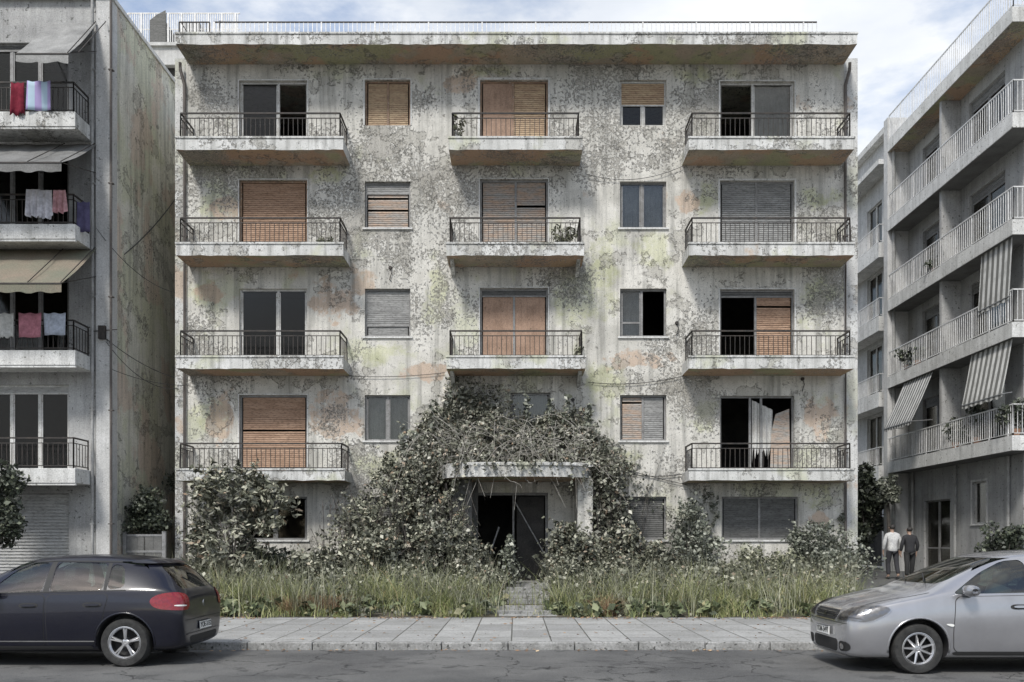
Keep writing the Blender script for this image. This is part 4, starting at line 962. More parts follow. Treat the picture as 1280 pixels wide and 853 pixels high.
tree('slim young tree on the side street in front of the corner block', 13.9, 33.6, .4, 3.6, .45, 900, M['bright_leaf'], .09, 2.6)
bush('shrub', 'dark shrub at the foot of the pale block above the silver car', 'shrub', blob(14, (14.35, .45), (26.4, .5), (1.55, .6)), .3, 2600, .08, M['dark_leaf'], (14.35, 26.4, .05))
tree('dark leafy tree in front of the garage shutter at the street edge', PX(-12, 22.2), 22.2, 0, 3.6, .75, 5200, M['dark_leaf'], .075, 1.0)

# ================================================================ vegetation of the derelict garden
def wallpts(poly, n, dlo, dhi, bias=1.0):
    """points over an outline on the wall plane with real depth in front of it"""
    q = sample_poly(poly, n); t = rng.uniform(0, 1, n) ** bias; D = MD - (dlo + (dhi(q[:, 0], q[:, 1]) - dlo) * t)
    # outline is given at the wall plane in wall metres
    return np.stack([q[:, 0], D, q[:, 1]], 1)
def poly(pp, D=MD): return [(PX(a, D), PZ(b_, D)) for a, b_ in pp]
def smooth_noise(x, z, k=1.7): return .5 + .25 * (np.sin(x * k * 1.3 + z * k) + np.sin(x * k * 2.9 - z * k * 2.1 + 1.3))
def vines(name, paths, r, parent):
    mb = MB()
    for p in paths: mb.tube(p, r * random.uniform(.6, 1.3), 0, 5, taper=r * .4)
    return mb.build(name, M['bark'], parent)
def rpath(a, b_, n=9, j=.12):
    a = Vector(a); b_ = Vector(b_); return [a.lerp(b_, i / n) + Vector((random.uniform(-j, j), random.uniform(-j, j) * .5, random.uniform(-j, j))) for i in range(n + 1)]
ivy = thing('climbing_ivy', 'dense ivy heaped over the curved entrance canopy and climbing to the balcony', 'ivy', (0, 24.5, .4))
# heap on top of the canopy and up the wall
P1 = poly([(520, 600), (528, 560), (548, 528), (566, 498), (580, 492), (600, 500), (622, 518), (640, 534), (665, 528), (690, 524), (715, 522), (738, 540), (758, 556), (772, 590), (765, 615), (742, 604), (735, 584), (560, 584), (548, 620), (524, 640)])
dh = lambda x, z: .25 + np.clip((5.1 - z) * .9, 0, 1.5)
A = wallpts(P1, 36000, .03, dh, .7); A = A[~((A[:, 2] < 3.6) & (np.abs(A[:, 0]) < 1.75) & (A[:, 1] > 23.0))]; A = A[~((A[:, 2] < 3.52) & (np.abs(A[:, 0]) < 1.7) & (A[:, 1] > 22.2) & (rng.uniform(0, 1, len(A)) < .75))]
k = smooth_noise(A[:, 0], A[:, 2], 3.1); k = k * .6 + .4 * smooth_noise(A[:, 0] - 2, A[:, 2], 7.3); A = A[rng.uniform(0, 1, len(A)) < np.clip(3.4 * k - 1.1, .06, 1)]
Bp = wallpts(poly([(562, 520), (560, 478), (575, 466), (596, 470), (606, 480), (640, 488), (640, 520)]), 750, .02, lambda x, z: .25 + 0 * x)
Cp = wallpts(poly([(640, 560), (648, 515), (672, 528), (686, 508), (700, 515), (715, 505), (735, 520), (748, 560)]), 1100, .02, lambda x, z: .5 + 0 * x)
ALL_ = np.vstack([A, Bp, Cp]); leaves('foliage', np.vstack([ragged(ALL_, 420, .5), ALL_ + rng.normal(0, .08, (len(A) + len(Bp) + len(Cp), 3)) * np.array([1, .2, 1])]), .058, M['ivy'], ivy, 1.6)
hg = []
for i in range(46):
    X_ = random.uniform(-1.95, 2.0); yy = CDp + .55 * (abs((X_ - .02) / 1.98) ** 3) - .05; ln = random.uniform(.05, .5) if abs(X_) < 1.3 else random.uniform(.2, .95)
    for j in range(int(ln * 26)): hg.append((X_ + random.gauss(0, .03), yy - random.uniform(0, .1), 3.6 - ln * j / (ln * 26)))
leaves('trailing_leaves', np.array(hg), .06, M['ivy'], ivy, 1.6)
pth = [rpath(Q(560 + 12 * i, 600, 24.6), Q(566 + 14 * i + random.uniform(-20, 20), 485 + random.uniform(0, 40) + 2.5 * i, 24.9)) for i in range(12)]
pth += [rpath(Q(560 + i * 20, 560, 24), Q(550 + i * 20, 596, 22.8), 6, .08) for i in range(9)]
vines('stem', pth, .016, ivy)
# long shoots standing off the heap
sh = [(Q(px, py + 30, 24.2), Q(px + random.uniform(-6, 6), py, 24.3)) for px, py in ((538, 500), (556, 488), (660, 496), (690, 500), (706, 494), (738, 515), (520, 540), (508, 548), (735, 505), (750, 530))]
mb = MB(); sp = []
for a, b_ in sh:
    p = rpath(a, b_, 6, .04); mb.tube(p, .008, 0, 4)
    for v in p: sp += [tuple(v + Vector((random.uniform(-.07, .07), random.uniform(-.07, .07), random.uniform(-.05, .05)))) for _ in range(9)]
mb.build('shoot', M['bark'], ivy); leaves('shoot_leaves', np.array(sp), .075, M['bright_leaf'], ivy, 1.8)
# bramble bank to one side of the door
bram = thing('bramble_thicket', 'tall bramble thicket banked against the wall beside the doorway', 'bramble', (-3, 24, .3))
P2 = poly([(405, 735), (420, 690), (432, 668), (450, 640), (468, 622), (478, 598), (498, 572), (516, 552), (532, 528), (550, 520), (568, 560), (576, 620), (590, 665), (600, 720), (600, 745)])
dh2 = lambda x, z: .35 + np.clip((4.6 - z) * .75, 0, 2.4)
A = wallpts(P2, 50000, .05, dh2, .7); A += rng.normal(0, .10, A.shape) * np.array([1, .2, 1]); k = smooth_noise(A[:, 0] + 3, A[:, 2], 2.7); k = k * .6 + .4 * smooth_noise(A[:, 0], A[:, 2] + 1, 6.7); A = A[rng.uniform(0, 1, len(A)) < np.clip(3.2 * k - .95, .08, 1)]
leaves('foliage', np.vstack([A, ragged(A, 520, .55)]), .058, M['bramble'], bram, 1.7)
M['twig'] = dirty('bare_twigs', (.42, .40, .36), (.22, .205, .18), 6, .9)
mb = MB()
for i in range(170):
    k_ = random.random(); a_ = Q(random.uniform(545, 765), random.uniform(535, 590), 23.6 + random.uniform(-.7, .4)); b2 = Vector(a_) + Vector((random.uniform(-.9, .9), random.uniform(-.5, .1), random.uniform(-.5, .6)))
    mb.tube(rpath(a_, b2, 7, .06), .007, 0, 4, taper=.004)
for i in range(26):
    x0_ = random.uniform(525, 720); a_ = Vector(Q(x0_, random.uniform(520, 575), 23.7)); b2 = Vector(Q(x0_ + random.uniform(-70, 90), random.uniform(560, 640), 22.9)); mb.tube([a_.lerp(b2, t / 12) + Vector((0, 0, .45 * math.sin(math.pi * t / 12) + random.uniform(-.02, .02))) for t in range(13)], .009, 0, 4, taper=.004)
mb.build('bare_twigs', M['twig'], ivy); mb = MB()
for i in range(230):
    X_ = random.uniform(-4.9, -1.6); hz = .5 + (X_ + 5) * .85; Z_ = random.uniform(.5, max(.8, hz)); a_ = Vector((X_, 22.9 + Z_ * .45 + random.uniform(-.2, .2), Z_)); b2 = a_ + Vector((random.uniform(-.6, .6), random.uniform(-.4, .1), random.uniform(-.2, .7)))
    mb.tube(rpath(a_, b2, 7, .06), .007, 0, 4, taper=.003)
mb.build('bare_twigs', M['twig'], bram)
mb = MB()
for i in range(90):
    x0 = random.uniform(-5, -1.4); p0 = Vector((x0, random.uniform(22.5, 24.6), .3)); p2 = p0 + Vector((random.uniform(-.8, .8), random.uniform(-.8, .2), 0)); hh = random.uniform(1.2, 2.4 + 1.1 * (x0 + 5) / 3.6)
    mb.tube([p0, p0 + Vector((0, 0, hh * .6)), p0.lerp(p2, .5) + Vector((0, 0, hh)), p2 + Vector((0, 0, hh * .75))], .012, 0, 5, taper=.005)
mb.build('stem', M['bark'], bram)
# long vines hanging at the other side of the porch
hv = thing('hanging_vines', 'curtain of long bare vines hanging between porch and shuttered window', 'vine', (2.6, 24.3, .4))
pths = []; lp = []
for i in range(60):
    px = random.uniform(740, 782); a = Q(px - random.uniform(0, 14), random.uniform(560, 600), random.uniform(23.4, 24.8)); b_ = Q(px + random.uniform(-4, 14), random.uniform(690, 725), random.uniform(23.2, 24.8))
    p = rpath(a, b_, 8, .05); pths.append(p)
    for v in p: lp += [tuple(v + Vector((random.gauss(0, .08), random.gauss(0, .08), random.gauss(0, .1)))) for _ in range(11)]
vines('stem', pths, .011, hv); leaves('foliage', np.array(lp), .07, M['ivy'], hv, 1.7)
# undergrowth: individual shrubs along the foot of the wall
def shrub(label, px, py0, py1, wpx, D, n, m, size=.07, name='shrub', shp=1.0, elong=1.6):
    x = PX(px, D); g = gz(x, D); zt = PZ(py0, D); cs = blob(22, (x, wpx / 2 / s_(D) * .85), (D, .55 * shp), ((zt + g) / 2, (zt - g) / 2 * .9)); cs[:, 2] = np.maximum(cs[:, 2], g + .08)
    return bush(name, label, 'shrub', cs, .27, n, size, m, (x, D, g), elong=elong)
shrub('pale leaved shrub rising in front of the porch steps on the bramble side', 560, 655, 740, 90, 22.6, 7000, M['ivy'])
shrub('rounded bramble shrub between the grass and the shaded ground floor window', 400, 690, 755, 120, 22.5, 7000, M['bramble'])
shrub('low dark shrub beneath the ground floor window behind the small tree', 330, 685, 745, 110, 23, 5200, M['dark_leaf'])
shrub('low bramble bank in front of the thicket beside the porch', 480, 668, 750, 110, 22.3, 8000, M['bramble'])
shrub('spreading shrub at the porch wall below the hanging vines', 722, 655, 745, 90, 22.8, 7500, M['bramble'])
shrub('dense shrub below the single shuttered ground floor window', 792, 668, 745, 110, 23.2, 8000, M['bramble'])
shrub('thin pale shrub between the two shuttered ground floor windows', 868, 618, 735, 66, 24.2, 3600, M['bright_leaf'], .06)
shrub('low pale shrub under the wide double shuttered window', 945, 690, 745, 110, 23.6, 3600, M['weed'], .06)
shrub('bright leaved shrub against the wall corner below the last balcony', 1022, 655, 735, 80, 24.2, 5200, M['bright_leaf'], .06)
shrub('small pale shrub spilling past the building corner into the side street', 1062, 668, 730, 34, 24.0, 1600, M['bright_leaf'], .06)
shrub('ragged weedy shrub crowding the left jamb of the dark doorway beside the thicket', 590, 672, 738, 46, 22.9, 2600, M['bramble'], .065)
shrub('low leafy clump on the path edge in front of the doorway', 606, 712, 752, 40, 21.4, 1500, M['bramble'], .06)
shrub('low clump on the other path edge, beneath the porch wall shrub', 712, 705, 756, 44, 21.2, 2200, M['bramble'], .06)
# a tapering spire of leaves growing in the doorway
t = thing('spire_shrub', 'narrow pointed shrub growing in front of the dark doorway', 'shrub', (PX(637, 23.2), 23.2, .46)); zz_ = np.linspace(0, 1, 900); xx = PX(637, 23.2)
pp = np.stack([xx + rng.normal(0, 1, 900) * (.03 + .16 * (1 - zz_)), 23.2 + rng.normal(0, 1, 900) * (.03 + .14 * (1 - zz_)), .46 + zz_ * 1.25], 1)
mb = MB(); mb.tube([(xx, 23.2, .4), (xx, 23.2, 1.65)], .012, 0, 5); mb.build('stem', M['bark'], t); leaves('foliage', pp, .065, M['bright_leaf'], t)
# small tree in the garden
gt = thing('garden_tree', 'small tree with fine drooping leaves in front of the lowest brown shutter', 'tree', (PX(290, 22.6), 22.6, .15))
D = 22.6; x0 = PX(290, D); cs = np.array([Q(a, b_, D + c) for a, b_, c in ((262, 612, 0), (275, 602, .3), (292, 600, -.3), (310, 604, .2), (330, 612, 0), (345, 628, -.2), (322, 634, .4), (300, 625, -.5), (278, 632, .4), (256, 636, -.1), (262, 660, .2), (285, 655, -.3), (308, 655, .2), (330, 652, -.2), (250, 684, .1), (272, 690, -.3), (296, 684, .2), (318, 690, .1), (245, 705, 0), (262, 715, .3), (300, 712, -.3))])
mb = MB(); b0 = Vector((x0, D, .1))
mb.tube([b0, b0 + Vector((.05, 0, .5)), b0 + Vector((-.02, 0, 1.0))], .06, 0, 8, taper=.04)
for c in cs: c = Vector(c); p = b0 + Vector((0, 0, random.uniform(.3, 1.0))); mb.tube([p, p.lerp(c, .55) + Vector((0, 0, .12)), c], .022, 0, 5, taper=.006)
mb.build('trunk', M['bark'], gt); A = clumps(cs + rng.normal(0, .1, cs.shape), .36, 3800); leaves('crown', np.vstack([A, ragged(A, 190, .5, 16)]), .058, M['bramble'], gt, 2.8)
# creepers flat on the plaster
def creeper(label, pp, n, m, size=.06):
    t = thing('wall_creeper', label, 'creeper', (*poly(pp)[0][:1], 24.9, .5), 'creepers flat on the plaster'); q = wallpts(poly(pp), n, .015, lambda x, z: .12 + 0 * x)
    kk = smooth_noise(q[:, 0] * 2.3, q[:, 2] * 2.3, 2.6); q = q[rng.uniform(0, 1, len(q)) < np.clip(kk * 1.6 - .25, .05, 1)]
    leaves('foliage', q, size, m, t, 1.4); P_ = poly(pp); xs_ = [p[0] for p in P_]; zs_ = [p[1] for p in P_]
    vines('stem', [rpath((random.uniform(min(xs_), max(xs_)), 24.95, .4), (random.uniform(min(xs_), max(xs_)), 24.95, random.uniform(min(zs_) + .5, max(zs_) - .2)), 8, .06) for _ in range(9)], .009, t)
creeper('creeper on the plaster between shuttered ground floor windows', [(846, 730), (852, 660), (868, 625), (885, 605), (898, 620), (898, 680), (905, 735)], 1700, M['bright_leaf'])
creeper('pale creeper spreading over the corner below the last balcony', [(990, 735), (1000, 680), (1010, 650), (1040, 655), (1054, 640), (1054, 735)], 2600, M['bright_leaf'])
creeper('creeper in the corner behind the small garden tree', [(236, 735), (238, 640), (262, 615), (296, 640), (296, 735)], 1600, M['bramble'])
creeper('creeper climbing beside the canopy towards the first floor window', [(745, 590), (752, 545), (790, 560), (815, 600), (835, 640), (780, 640)], 700, M['bright_leaf'])

# grass and weeds, uncountable
XR = lambda Y: 7.0 + (Y - SD) * .37
def strip(n, x0, x1, y0, y1): return np.stack([rng.uniform(x0, x1, n), rng.uniform(y0, y1, n), np.zeros(n)], 1)
def onground(p): p[:, 2] = np.clip((p[:, 1] - SD) / 10 * .36, 0, .36); return p
def dens(p, k, s, thr): v = smooth_noise(p[:, 0] + s, p[:, 1] * 1.4, k); return p[rng.uniform(0, 1, len(p)) < np.clip((v - thr) * 3 + .35, .05, 1)]
g = onground(np.vstack([strip(38000, -8.9, 9.3, SD - .02, 20.9), dens(dens(strip(7000, -8.9, 7.1, SD - .42, SD), 2.6, 1, .72), 1.1, 4, .6)])); g = g[~((np.abs(g[:, 0] - .22) < .62) & (g[:, 1] < 23.6) & (rng.uniform(0, 1, len(g)) < .94))]; g = g[g[:, 0] < XR(g[:, 1]) + rng.normal(0, .12, len(g))]; g = dens(g, 1.7, 2, .5)
h = rng.uniform(.25, .68, len(g)) * (1 + .5 * (smooth_noise(g[:, 0] * 1.2, g[:, 1], 1.3)))
h *= .45 + 1.15 * smooth_noise(g[:, 0] * 2.3 + 5, g[:, 1] * 2, 1.9); edge = np.clip((g[:, 1] - SD) / .7, .4, 1); h *= edge
tag(blades('tall_grass', g, h, np.full(len(g), .014), M['grassm'], lean=.5), 'tall yellow green grass filling the neglected front garden', 'grass', kind='stuff')
g = onground(strip(13000, -9.3, 9.4, SD + .1, 24.6)); g = g[~((np.abs(g[:, 0] - .22) < .6) & (rng.uniform(0, 1, len(g)) < .93))]; g = g[g[:, 0] < XR(g[:, 1])]; g = dens(g, 1.4, 9, .45)
tag(blades('tall_weeds', g, rng.uniform(.55, 1.35, len(g)), np.full(len(g), .017), M['weed'], lean=.28, seg=4), 'tall grey green weeds standing among the grass', 'weeds', kind='stuff')
g = onground(np.vstack([strip(2600, -4.9, -3.6, 18.6, 19.7), strip(700, -5.5, -4.9, 19.3, 20), strip(900, 1.7, 2.1, SD + .1, 19.4)]))
tag(blades('dead_grass', g, rng.uniform(.15, .5, len(g)), np.full(len(g), .015), M['straw'], lean=.6), 'patches of dead brown grass near the pavement edge', 'grass', kind='stuff')
q = onground(strip(60000, -9.3, 9.4, SD + .05, 24.8)); q = q[~((np.abs(q[:, 0] - .2) < .75)) & (q[:, 0] < XR(q[:, 1]))]; hm = np.clip((q[:, 1] - 19.2) / 2.2, 0, 1) * (.35 + .75 * smooth_noise(q[:, 0] * 1.6, q[:, 1] * 1.5, 1.7)) * .75 + .12; q = q[(rng.uniform(0, 1, len(q)) < .15 + .85 * np.clip((q[:, 1] - 19) / 1.5, 0, 1))]
hm = np.clip((q[:, 1] - 19.2) / 2.2, 0, 1) * (.35 + .75 * smooth_noise(q[:, 0] * 1.6, q[:, 1] * 1.5, 1.7)) * .75 + .12; q[:, 2] += hm * rng.uniform(.05, 1, len(q)) ** .7
bc = onground(strip(330, -9.0, 8.5, SD - .08, 21.5)); bc = bc[(bc[:, 0] < XR(bc[:, 1])) & ~(np.abs(bc[:, 0] - .2) < .5)]; bl = clumps(bc + np.array([0, 0, .16]), .17, 9000, .9); bl[:, 2] = np.maximum(bl[:, 2], .02)
tag(leaves('broadleaf_weeds', bl, .10, M['weedleaf']), 'broad leaved weeds in clumps between the grass and the pavement', 'weeds', kind='stuff')
tag(leaves('leafy_undergrowth', q, .06, M['bramble']), 'leafy ground cover beneath the grass', 'undergrowth', kind='stuff')
q = strip(1500, -9, 9, SD - .5, SD); q[:, 2] = .012; q = dens(q, 1.2, 4, .45); q2 = strip(420, -9, 10, 14.0, 18); q2[:, 2] = .01; q3 = strip(260, -9, 10, 13.5, 13.75); q3[:, 2] = -.105
L_ = leaves('leaf_litter', np.vstack([q, q2, q3]), .04, M['straw']); me = L_.data; co = np.zeros(len(me.vertices) * 3); me.vertices.foreach_get('co', co); co = co.reshape(-1, 4, 3); c0 = co.mean(1, keepdims=True); co[:, :, 2] = c0[:, :, 2] + (co[:, :, 2] - c0[:, :, 2]) * .3; me.vertices.foreach_set('co', co.ravel())
tag(L_, 'fallen dry leaves scattered on the pavement', 'leaf litter', kind='stuff')

# ================================================================ cars
def car(name, label, T, ox, oy, W, paintm, wheel_x, wr, rim_r, side_wins, wind, rearw, doors, L, spokes, trim=None):
    """T: stations (x, z_bottom, w_sill, w_mid, z_mid, w_belt, z_belt, w_rail, z_rail, z_top). x=0 at the nose, car faces -X"""
    gz0 = -.12; root = thing(name, label, 'car', (ox + L / 2, oy, gz0))
    O = Vector((ox, oy, gz0)); bm = bmesh.new(); rings = []
    for (x, zb, ws, wm, zm, wb, zbt, wr_, zr, zt) in T:
        half = [(0, zb), (ws * .93, zb), (ws, zb + .07), (wm, zm), (wm * .995, (zm * .45 + zbt * .55)), (wb, zbt), (wr_, zr), (wr_ * .62, zr + (zt - zr) * .75), (0, zt)]
        if abs(zr - zbt) > .25:   # cabin: keep belt edge tight
            half.insert(6, (wb * .965 + wr_ * .035, zbt + .035))
        else: half.insert(6, (wb * .9 + wr_ * .1, zbt + (zr - zbt) * .35))
        pts = half + [(-a, b_) for a, b_ in half[1:-1][::-1]]
        rings.append([bm.verts.new((x, -a, b_)) for a, b_ in pts])
    n = len(rings[0])
    for i in range(len(rings) - 1):
        for k_ in range(n): bm.faces.new((rings[i][k_], rings[i][(k_ + 1) % n], rings[i+1][(k_ + 1) % n], rings[i+1][k_]))
    bm.faces.new(rings[0][::-1]); bm.faces.new(rings[-1])
    bmesh.ops.recalc_face_normals(bm, faces=bm.faces[:])
    me = bpy.data.meshes.new('shell'); bm.to_mesh(me); bm.free(); sh_ = bpy.data.objects.new('shell', me); COL.objects.link(sh_)
    md = sh_.modifiers.new('s', 'SUBSURF'); md.levels = 3; md.render_levels = 3
    dg = bpy.context.evaluated_depsgraph_get(); dg.update(); m2 = bpy.data.meshes.new_from_object(sh_.evaluated_get(dg)); bpy.data.objects.remove(sh_)
    bvh = BVHTree.FromPolygons([v.co for v in m2.vertices], [p.vertices[:] for p in m2.polygons])
    def chaikin(pl, k=2):
        for k_ in range(k):
            q = []
            for i in range(len(pl)):
                a, b_ = Vector(pl[i]), Vector(pl[(i + 1) % len(pl)]); t = min(.25, (.045 if k_ == 0 else .014) / max(1e-6, (b_ - a).length)); q += [a.lerp(b_, t), a.lerp(b_, 1 - t)]
            pl = q
        return [tuple(p) for p in pl]
    def patch(pl, o_, u, v, d, off, step=.05, rnd=2, thick=0):
        rnd = min(rnd, 1) * 2
        u, v, d, o_ = Vector(u), Vector(v), Vector(d), Vector(o_); pl = chaikin(pl, rnd) if rnd else pl
        b = bmesh.new(); b.faces.new([b.verts.new((p[0], p[1], 0)) for p in pl]); bmesh.ops.triangulate(b, faces=b.faces[:])
        for ax in (0, 1):
            lo = min(p[ax] for p in pl); hi = max(p[ax] for p in pl); t = math.floor(lo / step) * step + step
            while t < hi:
                co = [0, 0, 0]; co[ax] = t; no = [0, 0, 0]; no[ax] = 1
                bmesh.ops.bisect_plane(b, geom=b.verts[:] + b.edges[:] + b.faces[:], plane_co=co, plane_no=no, dist=1e-5); t += step
        bad = []
        for vv in b.verts:
            st = o_ + u * vv.co.x + v * vv.co.y; hit, nr, _, _ = bvh.ray_cast(st, d)
            if hit is None: bad.append(vv); vv.co = st; continue
            if nr.dot(d) > 0: nr = -nr
            vv.co = hit + nr * off
        bmesh.ops.delete(b, geom=bad, context='VERTS'); b.verts.ensure_lookup_table(); b.verts.index_update()
        vs = [vv.co.copy() for vv in b.verts]; fsx = [[vv.index for vv in f.verts] for f in b.faces]
        fsx = [f if (vs[f[1]] - vs[f[0]]).cross(vs[f[2]] - vs[f[0]]).dot(d) < 0 else f[::-1] for f in fsx]
        b.free(); return vs, fsx
    def put(mbx, res, mi=0): mbx.mesh([v + O for v in res[0]], res[1], mi)
    # the cut body
    def cutter(vs, fsx):
        me_ = bpy.data.meshes.new('c'); me_.from_pydata(vs, [], fsx); b = bmesh.new(); b.from_mesh(me_); bmesh.ops.recalc_face_normals(b, faces=b.faces[:]); b.to_mesh(me_); b.free()
        o = bpy.data.objects.new('c', me_); COL.objects.link(o); return o
    cuts = []
    for wx in wheel_x:
        for sgn in (-1, 1):
            vs = []; N = 40; ra = wr + .055
            for yy in (sgn * (W / 2 + .2), sgn * (W / 2 - .27)): vs += [(wx + ra * math.cos(2*math.pi*q/N), yy, wr + .01 + ra * math.sin(2*math.pi*q/N)) for q in range(N)]
            cuts.append(cutter(vs, [tuple(range(N)), tuple(range(N, 2*N))] + [(q, (q+1) % N, N + (q+1) % N, N + q) for q in range(N)]))
    def prism(pl, ax, lo, hi):
        N = len(pl); vs = []
        for t in (lo, hi): vs += [((p[0], t, p[1]) if ax == 'y' else (t, p[0], p[1])) for p in pl]
        return cutter(vs, [tuple(range(N)), tuple(range(N, 2*N))] + [(q, (q+1) % N, N + (q+1) % N, N + q) for q in range(N)])
    c0, c1, zf = wind['cab']
    cab = [(c0 + .04, .72), (c0 + .06, .92), (c0 + .62, zf - .09), (c1 - .35, zf - .09), (c1 - .02, .98), (c1 - .05, .72)]
    vs = []
    for sgn in (-1, 1):
        for (a, b_) in cab: vs.append((a, sgn * ((W / 2 - .13) if b_ < 1.1 else W / 2 * .66 - .03), b_))
    N = len(cab); cuts.append(cutter(vs, [tuple(range(N)), tuple(range(N, 2*N))] + [(q, (q+1) % N, N + (q+1) % N, N + q) for q in range(N)]))
    for pl in side_wins: cuts.append(prism(chaikin(pl), 'y', -2, 2))
    cuts.append(prism(chaikin(wind['poly']), 'x', -.3, c0 + .75)); cuts.append(prism(chaikin(rearw), 'x', c1 - .7, L + .5))
    bo = bpy.data.objects.new('body', m2); COL.objects.link(bo)
    m2.materials.clear(); m2.materials.append(paintm); m2.materials.append(M['trim'])
    for c in cuts:
        c.data.materials.append(M['trim']); mo = bo.modifiers.new('b', 'BOOLEAN'); mo.object = c; mo.operation = 'DIFFERENCE'; mo.solver = 'EXACT'; mo.material_mode = 'TRANSFER'
    dg = bpy.context.evaluated_depsgraph_get(); dg.update(); m3 = bpy.data.meshes.new_from_object(bo.evaluated_get(dg))
    bpy.data.objects.remove(bo)
    for c in cuts: bpy.data.objects.remove(c)
    m3.transform(Matrix.Translation(O)); m3.polygons.foreach_set('use_smooth', [True] * len(m3.polygons)); m3.set_sharp_from_angle(angle=R(38)); m3.name = 'body'
    body = link_mesh('body', m3, root)
    Y = (0, -3, 0); UX = (1, 0, 0); UZ = (0, 0, 1)
    # side glass, both sides
    for sgn, o_, d in ((-1, (0, -3, 0), (0, 1, 0)), (1, (0, 3, 0), (0, -1, 0))):
        for pl in side_wins:
            b = MB(); put(b, patch(pl, o_, UX, UZ, d, -.006)); b.build('side_window', M['car_glass'], root, smooth=True)
    b = MB(); put(b, patch(wind['poly'], (-3, 0, 0), (0, 1, 0), UZ, (1, 0, 0), -.004)); b.build('windscreen', M['car_glass'], root, smooth=True)
    b = MB(); put(b, patch(rearw, (L + 3, 0, 0), (0, 1, 0), UZ, (-1, 0, 0), -.004)); b.build('rear_window', M['car_glass'], root, smooth=True)
    # doors: painted skin over a dark shut line
    for dr in doors:
        for sgn, o_, d in ((-1, (0, -3, 0), (0, 1, 0)), (1, (0, 3, 0), (0, -1, 0))):
            cx = sum(p[0] for p in dr) / len(dr); cz = sum(p[1] for p in dr) / len(dr)
            b = MB(); big = [(p[0] + (.007 if p[0] > cx else -.007), p[1] + (.007 if p[1] > cz else -.007)) for p in dr]
            put(b, patch(big, o_, UX, UZ, d, .0015, rnd=1), 1); put(b, patch(dr, o_, UX, UZ, d, .005, rnd=1), 0)
            dob = b.build('door', [paintm, M['black']], root, smooth=True)
            hx = max(p[0] for p in dr) - .2; hz = max(p[1] for p in dr) - .14
            b = MB(); put(b, patch([(hx - .1, hz - .016), (hx + .1, hz - .014), (hx + .1, hz + .016), (hx - .1, hz + .014)], o_, UX, UZ, d, .03, rnd=2)); put(b, patch([(hx - .13, hz - .035), (hx + .12, hz - .03), (hx + .12, hz + .03), (hx - .13, hz + .03)], o_, UX, UZ, d, .008, rnd=2), 1)
            b.build('handle', [paintm, M['black']], dob, smooth=True)
    for wx in wheel_x:      # rolled arch lips
        for sgn in (-1, 1):
            pts_ = []
            for q in range(25):
                a_ = math.radians(-8 + 196 * q / 24); hit, nr, _, _ = bvh.ray_cast(Vector((wx + (wr + .068) * math.cos(a_), sgn * 3, wr + .01 + (wr + .068) * math.sin(a_))), Vector((0, -sgn, 0)))
                if hit is not None and abs(hit.y) > W / 2 - .2: pts_.append(hit + O)
            if len(pts_) > 5: b = MB(); b.tube(pts_, .013, 0, 8); b.build('wheel_arch', paintm, root, smooth=True)
    for sgn, o_, d in ((-1, (0, -3, 0), (0, 1, 0)), (1, (0, 3, 0), (0, -1, 0))):
        b = MB(); put(b, patch([(wheel_x[0] + .42, .24), (wheel_x[1] - .42, .24), (wheel_x[1] - .42, .285), (wheel_x[0] + .42, .285)], o_, UX, UZ, d, .012, rnd=1)); b.build('sill_trim', M['black'], root, smooth=True)
    # wheels
    for wx in wheel_x:
        for sgn in (-1, 1):
            c = O + Vector((wx, sgn * (W / 2 - .12), wr)); e = sgn
            b = MB(); prof = [(-.1, rim_r), (-.105, wr * .9), (-.08, wr), (.06, wr), (.085, wr * .94), (.092, rim_r + .03), (.08, rim_r)]
            b.lathe([(h_ * e, r_) for h_, r_ in prof], c, n=40); wo = b.build('wheel', M['tyre'], root, smooth=True, sharp=40)
            b = MB(); b.lathe([(h_ * e, r_) for h_, r_ in ((.08, rim_r), (.088, rim_r - .006), (.07, rim_r - .022), (-.04, rim_r - .035), (-.06, .12), (-.06, .01))], c, n=40, mi=1)
            b.lathe([(h_ * e, r_) for h_, r_ in ((.05, .001), (.056, .03), (.045, .05), (-.05, .055))], c, n=16)
            for q in range(spokes):
                for tw in ((-.10, .10) if spokes == 5 else (0,)):
                    a = 2 * math.pi * q / spokes + .3; a2 = a + tw
                    p0 = c + Vector((math.cos(a + tw * .4) * .04, .045 * e, math.sin(a + tw * .4) * .04)); p1 = c + Vector((math.cos(a2) * (rim_r - .015), .062 * e, math.sin(a2) * (rim_r - .015)))
                    b.bar(p0, p1, .017 if spokes == 5 else .02, 0, 6, r2=.013)
            b.lathe([(h_ * e, r_) for h_, r_ in ((.06, rim_r - .03), (.086, rim_r - .012), (.082, rim_r + .003))], c, n=40)
            b.build('rim', [M['alloy'], M['black']], wo, smooth=True, sharp=50)
    # seats
    for sx in (c0 + .75, c0 + 1.55):
        for sy in (-.36, .36):
            b = MB(); S0 = O + Vector((sx, sy, 0))
            b.tube([S0 + Vector((.0, 0, .55)), S0 + Vector((.12, 0, .85)), S0 + Vector((.2, 0, 1.08))], .17, 0, 8, taper=.15); b.tube([S0 + Vector((.2, 0, 1.1)), S0 + Vector((.22, 0, 1.27))], .10, 0, 8); b.build('seat', M['seatf'], root, smooth=True)
    st = O + Vector((c0 + .42, -.36, .93)); b = MB(); q = [st + Vector((.06 * math.sin(t_) , .18 * math.cos(t_), .17 * math.sin(t_))) for t_ in np.linspace(0, 2 * math.pi, 20)]; b.tube(q, .015, 0, 6); b.build('steering_wheel', M['black'], root, smooth=True)
